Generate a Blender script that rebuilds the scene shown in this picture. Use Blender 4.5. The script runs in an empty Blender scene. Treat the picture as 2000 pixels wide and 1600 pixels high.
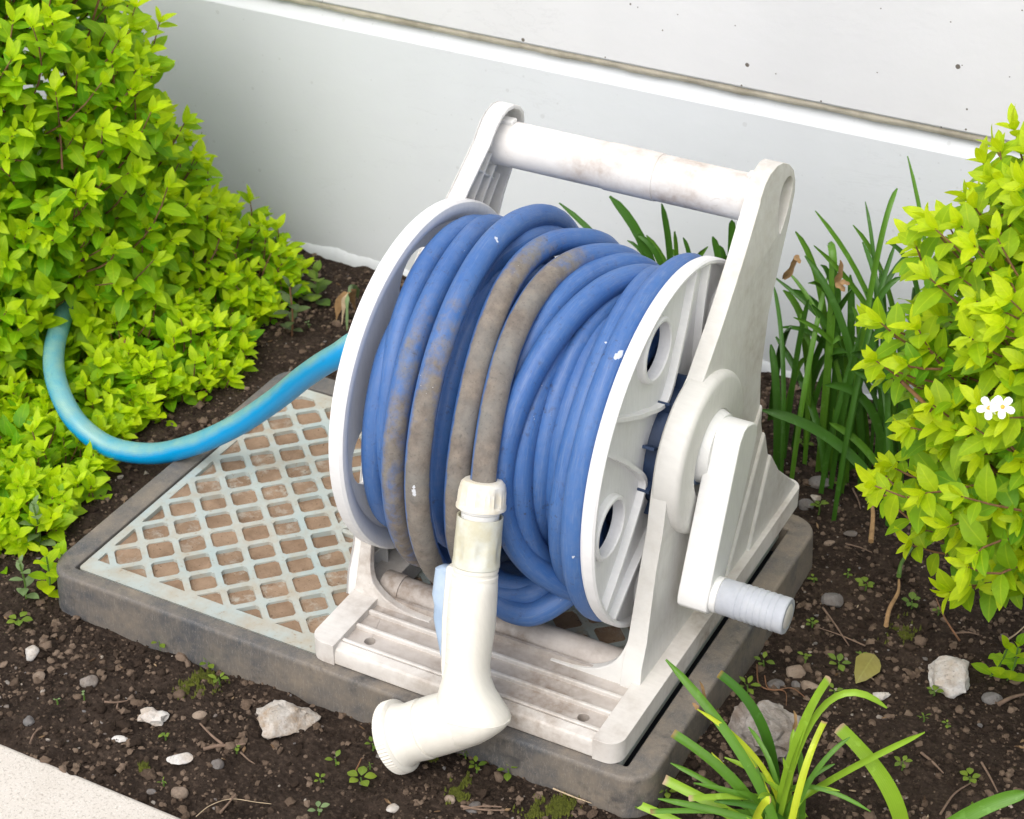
import bpy, bmesh, math, random
import numpy as np
from mathutils import Vector, Matrix, noise as mnoise
from mathutils.geometry import tessellate_polygon

SC = bpy.context.scene
COL = SC.collection
R = math.radians
PI = math.pi

# ------------------------------------------------------------------ camera
CAM_LOC = Vector((0.6571, -0.9398, 0.97))
PITCH, YAW, FPX = R(33.05), R(27.8), 3735.0          # focal length in pixels of a 2000 px wide frame
cam_d = bpy.data.cameras.new('camera')
cam_d.sensor_width = 36.0
cam_d.lens = 36.0 * FPX / 2000.0
cam_d.clip_start, cam_d.clip_end = 0.05, 200.0
cam_d.dof.use_dof = True
cam_d.dof.focus_distance = 1.42
cam_d.dof.aperture_fstop = 18.0
cam = bpy.data.objects.new('camera', cam_d)
cam.location = CAM_LOC
cam.rotation_euler = (PI / 2 - PITCH, 0, YAW)
COL.objects.link(cam)
SC.camera = cam

# ------------------------------------------------------------------ sky, sun, exposure
SUN_EL, SUN_AZ = R(54), R(183)                        # azimuth clockwise from +Y; soft bright overcast light from the front left
world = bpy.data.worlds.new('World')
SC.world = world
world.use_nodes = True
wn = world.node_tree
wn.nodes.clear()
w_out = wn.nodes.new('ShaderNodeOutputWorld')
w_bg = wn.nodes.new('ShaderNodeBackground')
w_hs = wn.nodes.new('ShaderNodeHueSaturation')
w_sky = wn.nodes.new('ShaderNodeTexSky')
w_sky.sky_type = 'NISHITA'
w_sky.sun_disc = False
w_sky.sun_elevation = SUN_EL
w_sky.sun_rotation = SUN_AZ
w_sky.dust_density = 4.0
w_sky.ozone_density = 1.0
w_hs.inputs['Saturation'].default_value = 0.50
w_bg.inputs['Strength'].default_value = 0.15
wn.links.new(w_sky.outputs['Color'], w_hs.inputs['Color'])
wn.links.new(w_hs.outputs['Color'], w_bg.inputs['Color'])
wn.links.new(w_bg.outputs['Background'], w_out.inputs['Surface'])
sun_d = bpy.data.lights.new('sun', 'SUN')
sun_d.energy = 1.25
sun_d.angle = R(65)
sun_d.color = (1.0, 0.97, 0.93)
sun = bpy.data.objects.new('sun', sun_d)
sdir = Vector((math.sin(SUN_AZ) * math.cos(SUN_EL), math.cos(SUN_AZ) * math.cos(SUN_EL), math.sin(SUN_EL)))
sun.rotation_euler = sdir.to_track_quat('Z', 'Y').to_euler()
sun.location = sdir * 5
COL.objects.link(sun)
SC.view_settings.view_transform = 'Standard'
SC.view_settings.look = 'None'
SC.view_settings.gamma = 1.0
SC.view_settings.use_curve_mapping = False
SC.view_settings.exposure = 0.28

# ------------------------------------------------------------------ camera geometry helpers (where a pixel of the photo lies in the place)
_fh = Vector((-math.sin(YAW), math.cos(YAW), 0))
_fw = _fh * math.cos(PITCH) - Vector((0, 0, 1)) * math.sin(PITCH)
_rt = Vector((math.cos(YAW), math.sin(YAW), 0))
_up = _rt.cross(_fw)

def ray(px, py):
    return _fw * FPX + _rt * (px - 1000) - _up * (py - 800)

def at(px, py, axis, val):
    d = ray(px, py)
    i = 'xyz'.index(axis)
    return CAM_LOC + d * ((val - CAM_LOC[i]) / d[i])

def pix(p):
    v = Vector(p) - CAM_LOC
    z = v.dot(_fw)
    return 1000 + FPX * v.dot(_rt) / z, 800 - FPX * v.dot(_up) / z, z

GZ = -0.037                                           # soil level; z = 0 is the top of the utility box lid

def ground(px, py, z=GZ):
    p = at(px, py, 'z', z)
    return p.x, p.y

# ------------------------------------------------------------------ mesh helpers
class MB:
    def __init__(self):
        self.v, self.f, self.mi = [], [], []

    def add(self, verts, faces, mi=0):
        o = len(self.v)
        self.v.extend([tuple(p) for p in verts])
        self.f.extend([tuple(i + o for i in f) for f in faces])
        self.mi.extend([mi] * len(faces))

    def box(self, a, b, mi=0):
        (x0, y0, z0), (x1, y1, z1) = a, b
        self.add([(x0, y0, z0), (x1, y0, z0), (x1, y1, z0), (x0, y1, z0), (x0, y0, z1), (x1, y0, z1), (x1, y1, z1), (x0, y1, z1)],
                 [(0, 3, 2, 1), (4, 5, 6, 7), (0, 1, 5, 4), (1, 2, 6, 5), (2, 3, 7, 6), (3, 0, 4, 7)], mi)

    def rings(self, rings, cap0=True, cap1=True, closed=True, mi=0):
        n = len(rings[0])
        vs, fs = [], []
        for r_ in rings:
            vs += list(r_)
        for k in range(len(rings) - 1):
            for j in range(n if closed else n - 1):
                a, b = k * n + j, k * n + (j + 1) % n
                fs.append((a, b, b + n, a + n))
        if cap0:
            fs.append(tuple(reversed(range(n))))
        if cap1:
            m = (len(rings) - 1) * n
            fs.append(tuple(range(m, m + n)))
        self.add(vs, fs, mi)

    def tube(self, pts, rad, seg=16, cap=True, squash=None):
        pts = [Vector(p) for p in pts]
        n = len(pts)
        rad = [rad] * n if not hasattr(rad, '__len__') else rad
        tan = [(pts[min(i + 1, n - 1)] - pts[max(i - 1, 0)]).normalized() for i in range(n)]
        ref = Vector((0, 0, 1)) if abs(tan[0].z) < 0.9 else Vector((1, 0, 0))
        nrm = (ref - tan[0] * ref.dot(tan[0])).normalized()
        rr = []
        for i in range(n):
            nrm = (nrm - tan[i] * nrm.dot(tan[i])).normalized()
            bi = tan[i].cross(nrm)
            rr.append([pts[i] + (nrm * math.cos(2 * PI * j / seg) + bi * math.sin(2 * PI * j / seg)) * rad[i] for j in range(seg)])
        self.rings(rr, cap, cap)

    def lathe(self, prof, org, ax, seg=48, loop=False, mi=0):
        """prof: (radius, height along ax) pairs; loop closes the profile into a ring."""
        ax = Vector(ax).normalized()
        ref = Vector((0, 0, 1)) if abs(ax.z) < 0.9 else Vector((1, 0, 0))
        u = (ref - ax * ref.dot(ax)).normalized()
        w = ax.cross(u)
        org = Vector(org)
        m = len(prof)
        vs = [org + ax * h + (u * math.cos(2 * PI * j / seg) + w * math.sin(2 * PI * j / seg)) * max(r_, 1e-5) for (r_, h) in prof for j in range(seg)]
        fs = []
        for k in range(m if loop else m - 1):
            k2 = (k + 1) % m
            for j in range(seg):
                j2 = (j + 1) % seg
                fs.append((k * seg + j, k * seg + j2, k2 * seg + j2, k2 * seg + j))
        if not loop:
            fs.append(tuple(reversed(range(seg))))
            fs.append(tuple((m - 1) * seg + j for j in range(seg)))
        self.add(vs, fs, mi)

    def prism(self, outer, holes, mp, d0, d1, mi=0):
        """flat polygon with holes in (u, v), given thickness d0..d1 through the mapping mp(u, v, d)."""
        loops = [outer] + list(holes)
        flat = [p for l in loops for p in l]
        tris = tessellate_polygon([[Vector((u, v, 0)) for (u, v) in l] for l in loops])
        n = len(flat)
        vs = [mp(u, v, d0) for (u, v) in flat] + [mp(u, v, d1) for (u, v) in flat]
        fs = [tuple(t) for t in tris] + [tuple(i + n for i in reversed(t)) for t in tris]
        o = 0
        for l in loops:
            m = len(l)
            for j in range(m):
                a, b = o + j, o + (j + 1) % m
                fs.append((a, b, b + n, a + n))
            o += m
        self.add(vs, fs, mi)

    def build(self, name, mat, parent=None, smooth=35, bevel=0.0, seg=2, attrs=None, recalc=True):
        me = bpy.data.meshes.new(name)
        me.from_pydata(self.v, [], self.f)
        if recalc:
            bm = bmesh.new()
            bm.from_mesh(me)
            bmesh.ops.recalc_face_normals(bm, faces=bm.faces)
            bm.to_mesh(me)
            bm.free()
        return link(name, me, mat, parent, smooth, bevel, seg, attrs)

def link(name, me, mat, parent=None, smooth=35, bevel=0.0, seg=2, attrs=None):
    for m in (mat if isinstance(mat, (list, tuple)) else [mat]):
        if m is not None:
            me.materials.append(m)
    if smooth is not None:
        me.polygons.foreach_set('use_smooth', [True] * len(me.polygons))
        if smooth < 180:
            me.set_sharp_from_angle(angle=R(smooth))
    for k, vals in (attrs or {}).items():
        a = me.attributes.new(k, 'FLOAT', 'POINT')
        a.data.foreach_set('value', np.asarray(vals, dtype=np.float32))
    o = bpy.data.objects.new(name, me)
    COL.objects.link(o)
    if parent is not None:
        o.parent = parent
        o.matrix_parent_inverse = Matrix.Identity(4)
        o.location = -world_loc(parent)
    if bevel:
        b = o.modifiers.new('bevel', 'BEVEL')
        b.width = bevel
        b.segments = seg
        b.limit_method = 'ANGLE'
        b.angle_limit = R(35)
        b.harden_normals = False
        w = o.modifiers.new('weighted', 'WEIGHTED_NORMAL')
        w.keep_sharp = True
        w.weight = 80
    return o

def world_loc(o):
    p = Vector(o.location)
    while o.parent is not None:
        o = o.parent
        p = p + Vector(o.location)
    return p

def thing(name, label, cat, loc=(0, 0, 0), group=None):
    o = bpy.data.objects.new(name, None)
    o.empty_display_size = 0.02
    o.location = loc
    COL.objects.link(o)
    return tag(o, label, cat, group)

def tag(o, label=None, cat=None, group=None, kind=None):
    if label: o['label'] = label
    if cat: o['category'] = cat
    if group: o['group'] = group
    if kind: o['kind'] = kind
    return o

def instance(name, me, parent, loc, rot=None, scale=1.0):
    """an object of its own on shared mesh data; loc and rot are in world terms, parents are never rotated."""
    o = bpy.data.objects.new(name, me)
    COL.objects.link(o)
    if parent is not None:
        o.parent = parent
        loc = Vector(loc) - world_loc(parent)
    o.location = loc
    if rot is not None:
        o.rotation_euler = rot.to_euler()
    o.scale = (scale, scale, scale) if not hasattr(scale, '__len__') else scale
    return o

def smooth_path(pts, n=8):
    """Catmull-Rom through the points."""
    P = [Vector(p) for p in pts]
    P = [P[0] * 2 - P[1]] + P + [P[-1] * 2 - P[-2]]
    out = []
    for i in range(1, len(P) - 2):
        for k in range(n):
            t = k / n
            a, b, c, d = P[i - 1], P[i], P[i + 1], P[i + 2]
            out.append(0.5 * ((2 * b) + (c - a) * t + (2 * a - 5 * b + 4 * c - d) * t * t + (3 * b - a - 3 * c + d) * t ** 3))
    out.append(P[-2])
    return out

def offset_poly(pts, d):
    """move a closed polygon inwards by d (mitred)."""
    n = len(pts)
    area = sum(pts[i][0] * pts[(i + 1) % n][1] - pts[(i + 1) % n][0] * pts[i][1] for i in range(n))
    s = 1 if area > 0 else -1
    out = []
    for i in range(n):
        p0, p1, p2 = Vector(pts[i - 1]), Vector(pts[i]), Vector(pts[(i + 1) % n])
        e1, e2 = (p1 - p0).normalized(), (p2 - p1).normalized()
        n1, n2 = Vector((-e1.y, e1.x)) * s, Vector((-e2.y, e2.x)) * s
        m = (n1 + n2)
        m = m / max(m.length_squared, 0.3) * 2
        out.append(tuple(p1 + m * d))
    return out

def round_rect(x0, y0, x1, y1, r, n=6):
    out = []
    for cx, cy, a0 in ((x1 - r, y1 - r, 0), (x0 + r, y1 - r, 90), (x0 + r, y0 + r, 180), (x1 - r, y0 + r, 270)):
        for k in range(n + 1):
            a = R(a0 + 90 * k / n)
            out.append((cx + r * math.cos(a), cy + r * math.sin(a)))
    return out

def circle2(cx, cy, r, n=28):
    return [(cx + r * math.cos(2 * PI * k / n), cy + r * math.sin(2 * PI * k / n)) for k in range(n)]

# ------------------------------------------------------------------ node helpers
class NT:
    def __init__(self, name):
        self.m = bpy.data.materials.new(name)
        self.m.use_nodes = True
        self.t = self.m.node_tree
        self.b = self.t.nodes['Principled BSDF']
        self.out = self.t.nodes['Material Output']
        self._co = None

    def n(self, typ, **kw):
        x = self.t.nodes.new(typ)
        for k, v in kw.items():
            setattr(x, k, v)
        return x

    def put(self, sock, v):
        if isinstance(v, bpy.types.NodeSocket):
            self.t.links.new(v, sock)
        elif v is not None:
            if sock.type == 'RGBA' and not hasattr(v, '__len__'):
                v = (v, v, v, 1)
            elif sock.type == 'RGBA' and len(v) == 3:
                v = tuple(v) + (1,)
            sock.default_value = v

    def co(self, kind='Object'):
        if self._co is None:
            self._co = self.n('ShaderNodeTexCoord')
        return self._co.outputs[kind]

    def pos(self):
        return self.n('ShaderNodeNewGeometry').outputs['Position']

    def mapped(self, vec, scale=(1, 1, 1), loc=(0, 0, 0), rot=(0, 0, 0)):
        x = self.n('ShaderNodeMapping')
        self.put(x.inputs['Vector'], vec)
        x.inputs['Scale'].default_value = scale
        x.inputs['Location'].default_value = loc
        x.inputs['Rotation'].default_value = rot
        return x.outputs[0]

    def noise(self, scale, detail=4, rough=0.55, vec=None, dist=0.0):
        x = self.n('ShaderNodeTexNoise')
        x.inputs['Scale'].default_value = scale
        x.inputs['Detail'].default_value = detail
        x.inputs['Roughness'].default_value = rough
        x.inputs['Distortion'].default_value = dist
        self.put(x.inputs['Vector'], vec if vec is not None else self.pos())
        return x.outputs['Fac']

    def voro(self, scale, feature='F1', vec=None, rnd=1.0, out='Distance'):
        x = self.n('ShaderNodeTexVoronoi', feature=feature)
        x.inputs['Scale'].default_value = scale
        x.inputs['Randomness'].default_value = rnd
        self.put(x.inputs['Vector'], vec if vec is not None else self.pos())
        return x.outputs[out]

    def ramp(self, fac, *stops):
        x = self.n('ShaderNodeValToRGB')
        el = x.color_ramp.elements
        while len(el) < len(stops):
            el.new(0.5)
        for e, (p, c) in zip(el, stops):
            e.position = p
            e.color = (c, c, c, 1) if not hasattr(c, '__len__') else tuple(c) + (1,)
        self.put(x.inputs[0], fac)
        return x.outputs['Color']

    def mix(self, fac, a, b, mode='MIX'):
        x = self.n('ShaderNodeMix', data_type='RGBA', blend_type=mode)
        self.put(x.inputs[0], fac)
        self.put(x.inputs[6], a)
        self.put(x.inputs[7], b)
        return x.outputs[2]

    def math(self, op, a, b=None, c=None, clamp=False):
        x = self.n('ShaderNodeMath', operation=op, use_clamp=clamp)
        self.put(x.inputs[0], a)
        if b is not None: self.put(x.inputs[1], b)
        if c is not None: self.put(x.inputs[2], c)
        return x.outputs[0]

    def attr(self, name):
        x = self.n('ShaderNodeAttribute', attribute_name=name)
        return x.outputs['Fac']

    def orand(self):
        return self.n('ShaderNodeObjectInfo').outputs['Random']

    def bump(self, h, strength=0.3, dist=0.002, normal=None):
        x = self.n('ShaderNodeBump')
        x.inputs['Strength'].default_value = strength
        x.inputs['Distance'].default_value = dist
        self.put(x.inputs['Height'], h)
        if normal is not None: self.put(x.inputs['Normal'], normal)
        return x.outputs[0]

    def set(self, col=None, rough=None, spec=None, normal=None, **kw):
        if col is not None: self.put(self.b.inputs['Base Color'], col)
        if rough is not None: self.put(self.b.inputs['Roughness'], rough)
        if spec is not None: self.put(self.b.inputs['Specular IOR Level'], spec)
        if normal is not None: self.put(self.b.inputs['Normal'], normal)
        for k, v in kw.items():
            self.put(self.b.inputs[k], v)
        return self.m
# ------------------------------------------------------------------ materials
MAT = {}

def white_plastic(name, base, dirt_amt=0.5, warm=(0.27, 0.20, 0.14), lo=0.52, hi=0.75):
    t = NT(name)
    big = t.noise(9, 6, 0.62)
    fine = t.noise(120, 5, 0.65)
    scr = t.noise(60, 4, 0.6, t.mapped(t.pos(), (1, 6, 1.2), rot=(0.3, 0.2, 0.5)))
    d = t.math('MULTIPLY', t.ramp(big, (lo, 0), (hi, 1)), t.ramp(fine, (0.3, 0.25), (0.7, 1)))
    d = t.math('MULTIPLY', d, dirt_amt)
    col = t.mix(t.ramp(scr, (0.35, 0), (0.7, 1)), base, tuple(c * 0.93 for c in base))
    col = t.mix(d, col, warm)
    spk = t.ramp(t.voro(160), (0.03, 1), (0.07, 0))
    spk = t.math('MULTIPLY', spk, t.ramp(t.noise(14, 3), (0.6, 0), (0.68, 1)))
    col = t.mix(t.math('MULTIPLY', spk, min(1.0, dirt_amt * 1.2)), col, (0.12, 0.08, 0.05))
    s1 = t.noise(16, 3, 0.5, t.mapped(t.pos(), (1, 5.0, 1.0), rot=(0.9, 0.4, 0.2)), 2.0)
    line = t.math('MULTIPLY', t.ramp(t.math('ABSOLUTE', t.math('SUBTRACT', s1, 0.5)), (0.0, 1), (0.006, 0)), t.ramp(t.noise(11, 3), (0.5, 0), (0.6, 1)))
    col = t.mix(t.math('MULTIPLY', line, 0.35 * dirt_amt + 0.05), col, (0.42, 0.38, 0.33))
    nb = t.bump(t.noise(700, 3, 0.6), 0.12, 0.0006)
    nb = t.bump(t.noise(35, 3, 0.5), 0.08, 0.002, nb)
    return t.set(col, t.ramp(fine, (0.3, 0.42), (0.7, 0.6)), 0.4, nb)

MAT['white'] = white_plastic('weathered_white_plastic', (0.79, 0.78, 0.755), 0.50, (0.36, 0.28, 0.21), lo=0.48)
MAT['frame'] = white_plastic('weathered_frame_plastic', (0.73, 0.72, 0.685), 0.75, (0.33, 0.27, 0.20), lo=0.44)
MAT['base'] = white_plastic('dusty_base_plastic', (0.74, 0.71, 0.665), 0.95, (0.29, 0.225, 0.17), lo=0.42, hi=0.66)
MAT['tread'] = white_plastic('dusty_tread_plastic', (0.60, 0.555, 0.51), 0.95, (0.235, 0.175, 0.13), lo=0.36, hi=0.60)
MAT['flange'] = white_plastic('flange_plastic', (0.80, 0.80, 0.80), 0.16, (0.40, 0.31, 0.24), lo=0.56)
MAT['bar'] = white_plastic('handled_bar_plastic', (0.80, 0.78, 0.75), 0.85, (0.34, 0.24, 0.17), lo=0.50, hi=0.70)
MAT['crank'] = white_plastic('crank_plastic', (0.83, 0.83, 0.815), 0.08, lo=0.6)
MAT['cream'] = white_plastic('cream_nozzle_plastic', (0.83, 0.80, 0.715), 0.16, (0.5, 0.38, 0.26), lo=0.58)

def simple(name, base, var=0.15, rough=0.5, scale=60, bump=0.15, dirt=None, damt=0.0, dscale=25, spec=0.4):
    t = NT(name)
    n1 = t.noise(scale, 5, 0.6)
    col = t.mix(t.ramp(n1, (0.3, 0), (0.7, 1)), tuple(c * (1 - var) for c in base), tuple(min(1, c * (1 + var)) for c in base))
    if dirt:
        col = t.mix(t.math('MULTIPLY', t.ramp(t.noise(dscale, 6, 0.65), (0.45, 0), (0.68, 1)), damt), col, dirt)
    return t.set(col, rough, spec, t.bump(t.noise(scale * 8, 3), bump, 0.0008))

MAT['grip'] = simple('pale_blue_grey_grip', (0.45, 0.475, 0.525), 0.07, 0.6, 90, 0.15, (0.56, 0.56, 0.545), 0.5)
MAT['beige'] = simple('aged_beige_connector', (0.60, 0.575, 0.43), 0.08, 0.5, 70, 0.12, (0.72, 0.76, 0.74), 0.7, 40)
MAT['nut'] = simple('cream_nut_plastic', (0.76, 0.70, 0.56), 0.07, 0.5, 70, 0.1, (0.80, 0.82, 0.82), 0.8, 45)
MAT['lever'] = simple('faded_blue_lever', (0.36, 0.48, 0.64), 0.08, 0.5, 80, 0.1, (0.62, 0.70, 0.76), 0.5)
MAT['hub'] = simple('dark_blue_hub', (0.030, 0.055, 0.12), 0.2, 0.5)
MAT['washer'] = simple('blue_washer', (0.22, 0.33, 0.55), 0.15, 0.4)
MAT['joint'] = simple('beige_sealant', (0.76, 0.69, 0.57), 0.14, 0.8, 40, 0.4, (0.30, 0.25, 0.18), 0.5)
MAT['twig'] = simple('dry_twig', (0.20, 0.135, 0.095), 0.3, 0.8, 150)
MAT['straw'] = simple('dry_straw', (0.52, 0.40, 0.26), 0.2, 0.7, 150)
MAT['deadleaf'] = simple('withered_leaf', (0.36, 0.22, 0.10), 0.35, 0.7, 120)
def m_litter():
    t = NT('dead_leaf_litter')
    v = t.n('ShaderNodeTexVoronoi'); v.inputs['Scale'].default_value = 60; t.put(v.inputs['Vector'], t.pos())
    sp = t.n('ShaderNodeSeparateColor'); t.put(sp.inputs[0], v.outputs['Color'])
    col = t.ramp(sp.outputs[0], (0.0, (0.05, 0.03, 0.018)), (0.4, (0.16, 0.095, 0.05)), (0.75, (0.30, 0.20, 0.11)), (1.0, (0.46, 0.37, 0.25)))
    return t.set(col, 0.85, 0.2)
MAT['litter'] = m_litter()
MAT['stem'] = simple('reddish_stem', (0.22, 0.11, 0.055), 0.3, 0.6, 100)
MAT['gstem'] = simple('green_stem', (0.10, 0.19, 0.03), 0.25, 0.5, 100)
MAT['seed_pod'] = simple('weed_pod_green', (0.11, 0.20, 0.07), 0.2, 0.5, 100)
MAT['chip'] = simple('white_paint_chip', (0.80, 0.80, 0.79), 0.05, 0.6, 100)
MAT['dark'] = simple('dark_cavity_plastic', (0.03, 0.035, 0.045), 0.2, 0.5)
MAT['rust'] = simple('brown_bulb', (0.24, 0.10, 0.03), 0.3, 0.5)

def m_hose():
    t = NT('blue_rubber_hose')
    n1 = t.noise(18, 5, 0.6)
    n2 = t.noise(140, 4, 0.65)
    col = t.mix(t.ramp(n1, (0.3, 0), (0.72, 1)), (0.030, 0.114, 0.345), (0.058, 0.158, 0.400))
    col = t.mix(t.math('MULTIPLY', t.ramp(n2, (0.45, 0), (0.72, 1)), 0.30), col, (0.12, 0.185, 0.36))
    col = t.mix(t.math('MULTIPLY', t.ramp(t.noise(42, 6, 0.7), (0.45, 0), (0.70, 1)), 0.10), col, (0.13, 0.18, 0.30))
    cv = t.n('ShaderNodeCombineXYZ')
    t.put(cv.inputs[0], t.math('MULTIPLY', t.attr('u'), 26.0))
    t.put(cv.inputs[1], t.math('MULTIPLY', t.math('SINE', t.attr('v')), 3.2))
    t.put(cv.inputs[2], t.math('MULTIPLY', t.math('COSINE', t.attr('v')), 3.2))
    streak = t.noise(2.2, 6, 0.72, cv.outputs[0])
    col = t.mix(t.math('MULTIPLY', t.ramp(streak, (0.50, 0), (0.70, 1)), 0.48), col, (0.17, 0.245, 0.41))
    dk = t.math('MULTIPLY', t.ramp(t.noise(5.0, 6, 0.75, cv.outputs[0]), (0.56, 0), (0.66, 1)), t.ramp(t.noise(16, 3, 0.6), (0.40, 0.1), (0.65, 0.9)))
    col = t.mix(t.math('MULTIPLY', dk, 0.75), col, (0.035, 0.042, 0.085))
    # handling scuffs: dark grime flecks stretched along nothing in particular
    fl = t.math('MULTIPLY', t.ramp(t.noise(230, 5, 0.7), (0.56, 0), (0.66, 1)), t.ramp(t.noise(26, 4, 0.6), (0.44, 0), (0.62, 0.8)))
    col = t.mix(fl, col, (0.045, 0.05, 0.085))
    d = t.attr('dirt')
    dm = t.math('MULTIPLY', d, 1.35)
    dm = t.math('ADD', dm, t.math('MULTIPLY', t.math('SUBTRACT', t.noise(75, 6, 0.7), 0.5), 1.5))
    dm = t.math('MULTIPLY', t.ramp(dm, (0.40, 0), (0.92, 0.95)), t.ramp(d, (0.02, 0), (0.12, 1)))
    dcol = t.mix(t.ramp(t.noise(110, 5, 0.65), (0.35, 0), (0.65, 1)), (0.155, 0.126, 0.094), (0.255, 0.212, 0.160))
    dcol = t.mix(t.ramp(t.noise(28, 5, 0.6), (0.4, 0), (0.65, 0.5)), dcol, (0.19, 0.20, 0.185))
    dcol = t.mix(t.ramp(t.noise(480, 3, 0.7), (0.55, 0), (0.68, 0.4)), dcol, (0.065, 0.055, 0.045))
    col = t.mix(dm, col, dcol)
    w = t.math('MULTIPLY', t.ramp(t.voro(300), (0.05, 1), (0.1, 0)), t.ramp(t.noise(33, 2), (0.66, 0), (0.69, 1)))
    col = t.mix(w, col, (0.75, 0.76, 0.78))
    return t.set(col, t.ramp(dm, (0, 0.50), (1, 0.85)), 0.55, t.bump(t.noise(420, 3, 0.6), 0.15, 0.0005))
MAT['hose'] = m_hose()

def m_teal():
    t = NT('bright_blue_garden_hose')
    # algae and sun bleach lie on the side that faced the sky (a stain kept on the surface)
    f = t.attr('sky')
    f = t.math('ADD', f, t.math('MULTIPLY', t.math('SUBTRACT', t.noise(22, 5, 0.6), 0.5), 0.35))
    n1 = t.noise(50, 5, 0.6)
    algae = t.mix(t.ramp(n1, (0.35, 0), (0.66, 1)), (0.15, 0.46, 0.46), (0.30, 0.54, 0.38))
    col = t.mix(t.ramp(f, (0.40, 0), (0.64, 1)), (0.0, 0.36, 0.72), algae)
    sp = t.ramp(t.noise(190, 5, 0.7), (0.60, 0), (0.68, 1))
    col = t.mix(t.math('MULTIPLY', sp, 0.3), col, (0.05, 0.12, 0.10))
    # woven yarn under the clear skin
    w1 = t.n('ShaderNodeTexWave'); w1.inputs['Scale'].default_value = 1.0
    u, v = t.attr('u'), t.attr('v')
    a = t.math('SINE', t.math('ADD', t.math('MULTIPLY', u, 1900.0), t.math('MULTIPLY', v, 9.0)))
    b = t.math('SINE', t.math('SUBTRACT', t.math('MULTIPLY', u, 1900.0), t.math('MULTIPLY', v, 9.0)))
    k = t.math('MAXIMUM', t.math('ABSOLUTE', a), t.math('ABSOLUTE', b))
    k = t.ramp(k, (0.82, 0), (0.98, 1))
    col = t.mix(t.math('MULTIPLY', k, 0.60), col, (0.0, 0.13, 0.42))
    return t.set(col, 0.32, 0.5, t.bump(t.noise(300, 3), 0.06, 0.0005))
MAT['teal'] = m_teal()

def m_wall(name, base, pits=1.0):
    t = NT(name)
    big = t.noise(2.2, 5, 0.6)
    mid = t.noise(14, 5, 0.6)
    fine = t.noise(190, 4, 0.6)
    col = t.mix(t.ramp(big, (0.3, 0), (0.7, 1)), tuple(c * 0.955 for c in base), base)
    col = t.mix(t.ramp(mid, (0.3, 0), (0.75, 0.5)), col, tuple(c * 0.97 for c in base))
    v = t.n('ShaderNodeTexVoronoi', voronoi_dimensions='2D'); v.inputs['Scale'].default_value = 52
    sx_ = t.n('ShaderNodeSeparateXYZ'); t.put(sx_.inputs[0], t.pos())
    cx_ = t.n('ShaderNodeCombineXYZ'); t.put(cx_.inputs[0], sx_.outputs[0]); t.put(cx_.inputs[1], sx_.outputs[2])
    t.put(v.inputs['Vector'], t.mapped(cx_.outputs[0], (1, 1, 1), (3.3, 7.7, 0)))
    sep = t.n('ShaderNodeSeparateColor'); t.put(sep.inputs[0], v.outputs['Color'])
    size = t.math('MULTIPLY', t.ramp(sep.outputs[0], (0.30, 0.22), (0.86, 0.42), (1.0, 0.95)), 0.135)
    dd = t.math('ADD', v.outputs['Distance'], t.math('MULTIPLY', t.math('SUBTRACT', t.noise(400, 2), 0.5), 0.024))
    pit = t.math('LESS_THAN', dd, size)
    stain = t.ramp(t.noise(1.7, 4, 0.6, t.mapped(t.pos(), (1.6, 1, 0.5))), (0.48, 0), (0.70, 1))
    col = t.mix(t.math('MULTIPLY', stain, 0.16), col, (0.50, 0.51, 0.52))
    pit = t.math('MULTIPLY', pit, pits)
    pit = t.math('MULTIPLY', pit, t.math('GREATER_THAN', sep.outputs[1], 0.80))
    col = t.mix(pit, col, (0.17, 0.15, 0.13))
    ridge = t.noise(7, 6, 0.7, t.mapped(t.pos(), (1.0, 1, 3.2)), 0.6)
    crack = t.ramp(t.math('ABSOLUTE', t.math('SUBTRACT', ridge, 0.5)), (0.0, 1), (0.012, 0))
    crack = t.math('MULTIPLY', crack, t.ramp(t.noise(3.3, 2), (0.53, 0), (0.6, 1)))
    col = t.mix(t.math('MULTIPLY', crack, 0.10), col, (0.35, 0.35, 0.36))
    nb = t.bump(fine, 0.16, 0.0010)
    nb = t.bump(t.noise(60, 5, 0.6, t.mapped(t.pos(), (0.6, 1, 1))), 0.10, 0.003, nb)
    nb = t.bump(mid, 0.13, 0.004, nb)
    nb = t.bump(crack, -0.25, 0.0015, nb)
    nb = t.bump(pit, -0.8, 0.003, nb)
    return t.set(col, 0.55, 0.35, nb)
MAT['wall_up'] = m_wall('upper_wall_paint', (0.79, 0.795, 0.81), 1.0)
MAT['wall_lo'] = m_wall('lower_wall_paint', (0.755, 0.785, 0.815), 0.13)

def m_soil():
    t = NT('garden_soil')
    a = t.noise(30, 7, 0.7)
    b = t.noise(240, 5, 0.7)
    col = t.mix(t.ramp(a, (0.35, 0), (0.68, 1)), (0.027, 0.0185, 0.0135), (0.072, 0.051, 0.038))
    col = t.mix(t.ramp(b, (0.52, 0), (0.68, 0.7)), col, (0.12, 0.085, 0.062))
    fl = t.ramp(t.voro(520), (0.08, 1), (0.14, 0))
    fl = t.math('MULTIPLY', fl, t.ramp(t.noise(90, 2), (0.58, 0), (0.62, 1)))
    col = t.mix(fl, col, (0.34, 0.27, 0.20))
    nb = t.bump(t.noise(420, 6, 0.75), 0.9, 0.004)
    nb = t.bump(t.voro(190), 0.7, 0.004, nb)
    return t.set(col, 0.95, 0.15, nb)
MAT['soil'] = m_soil()

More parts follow.
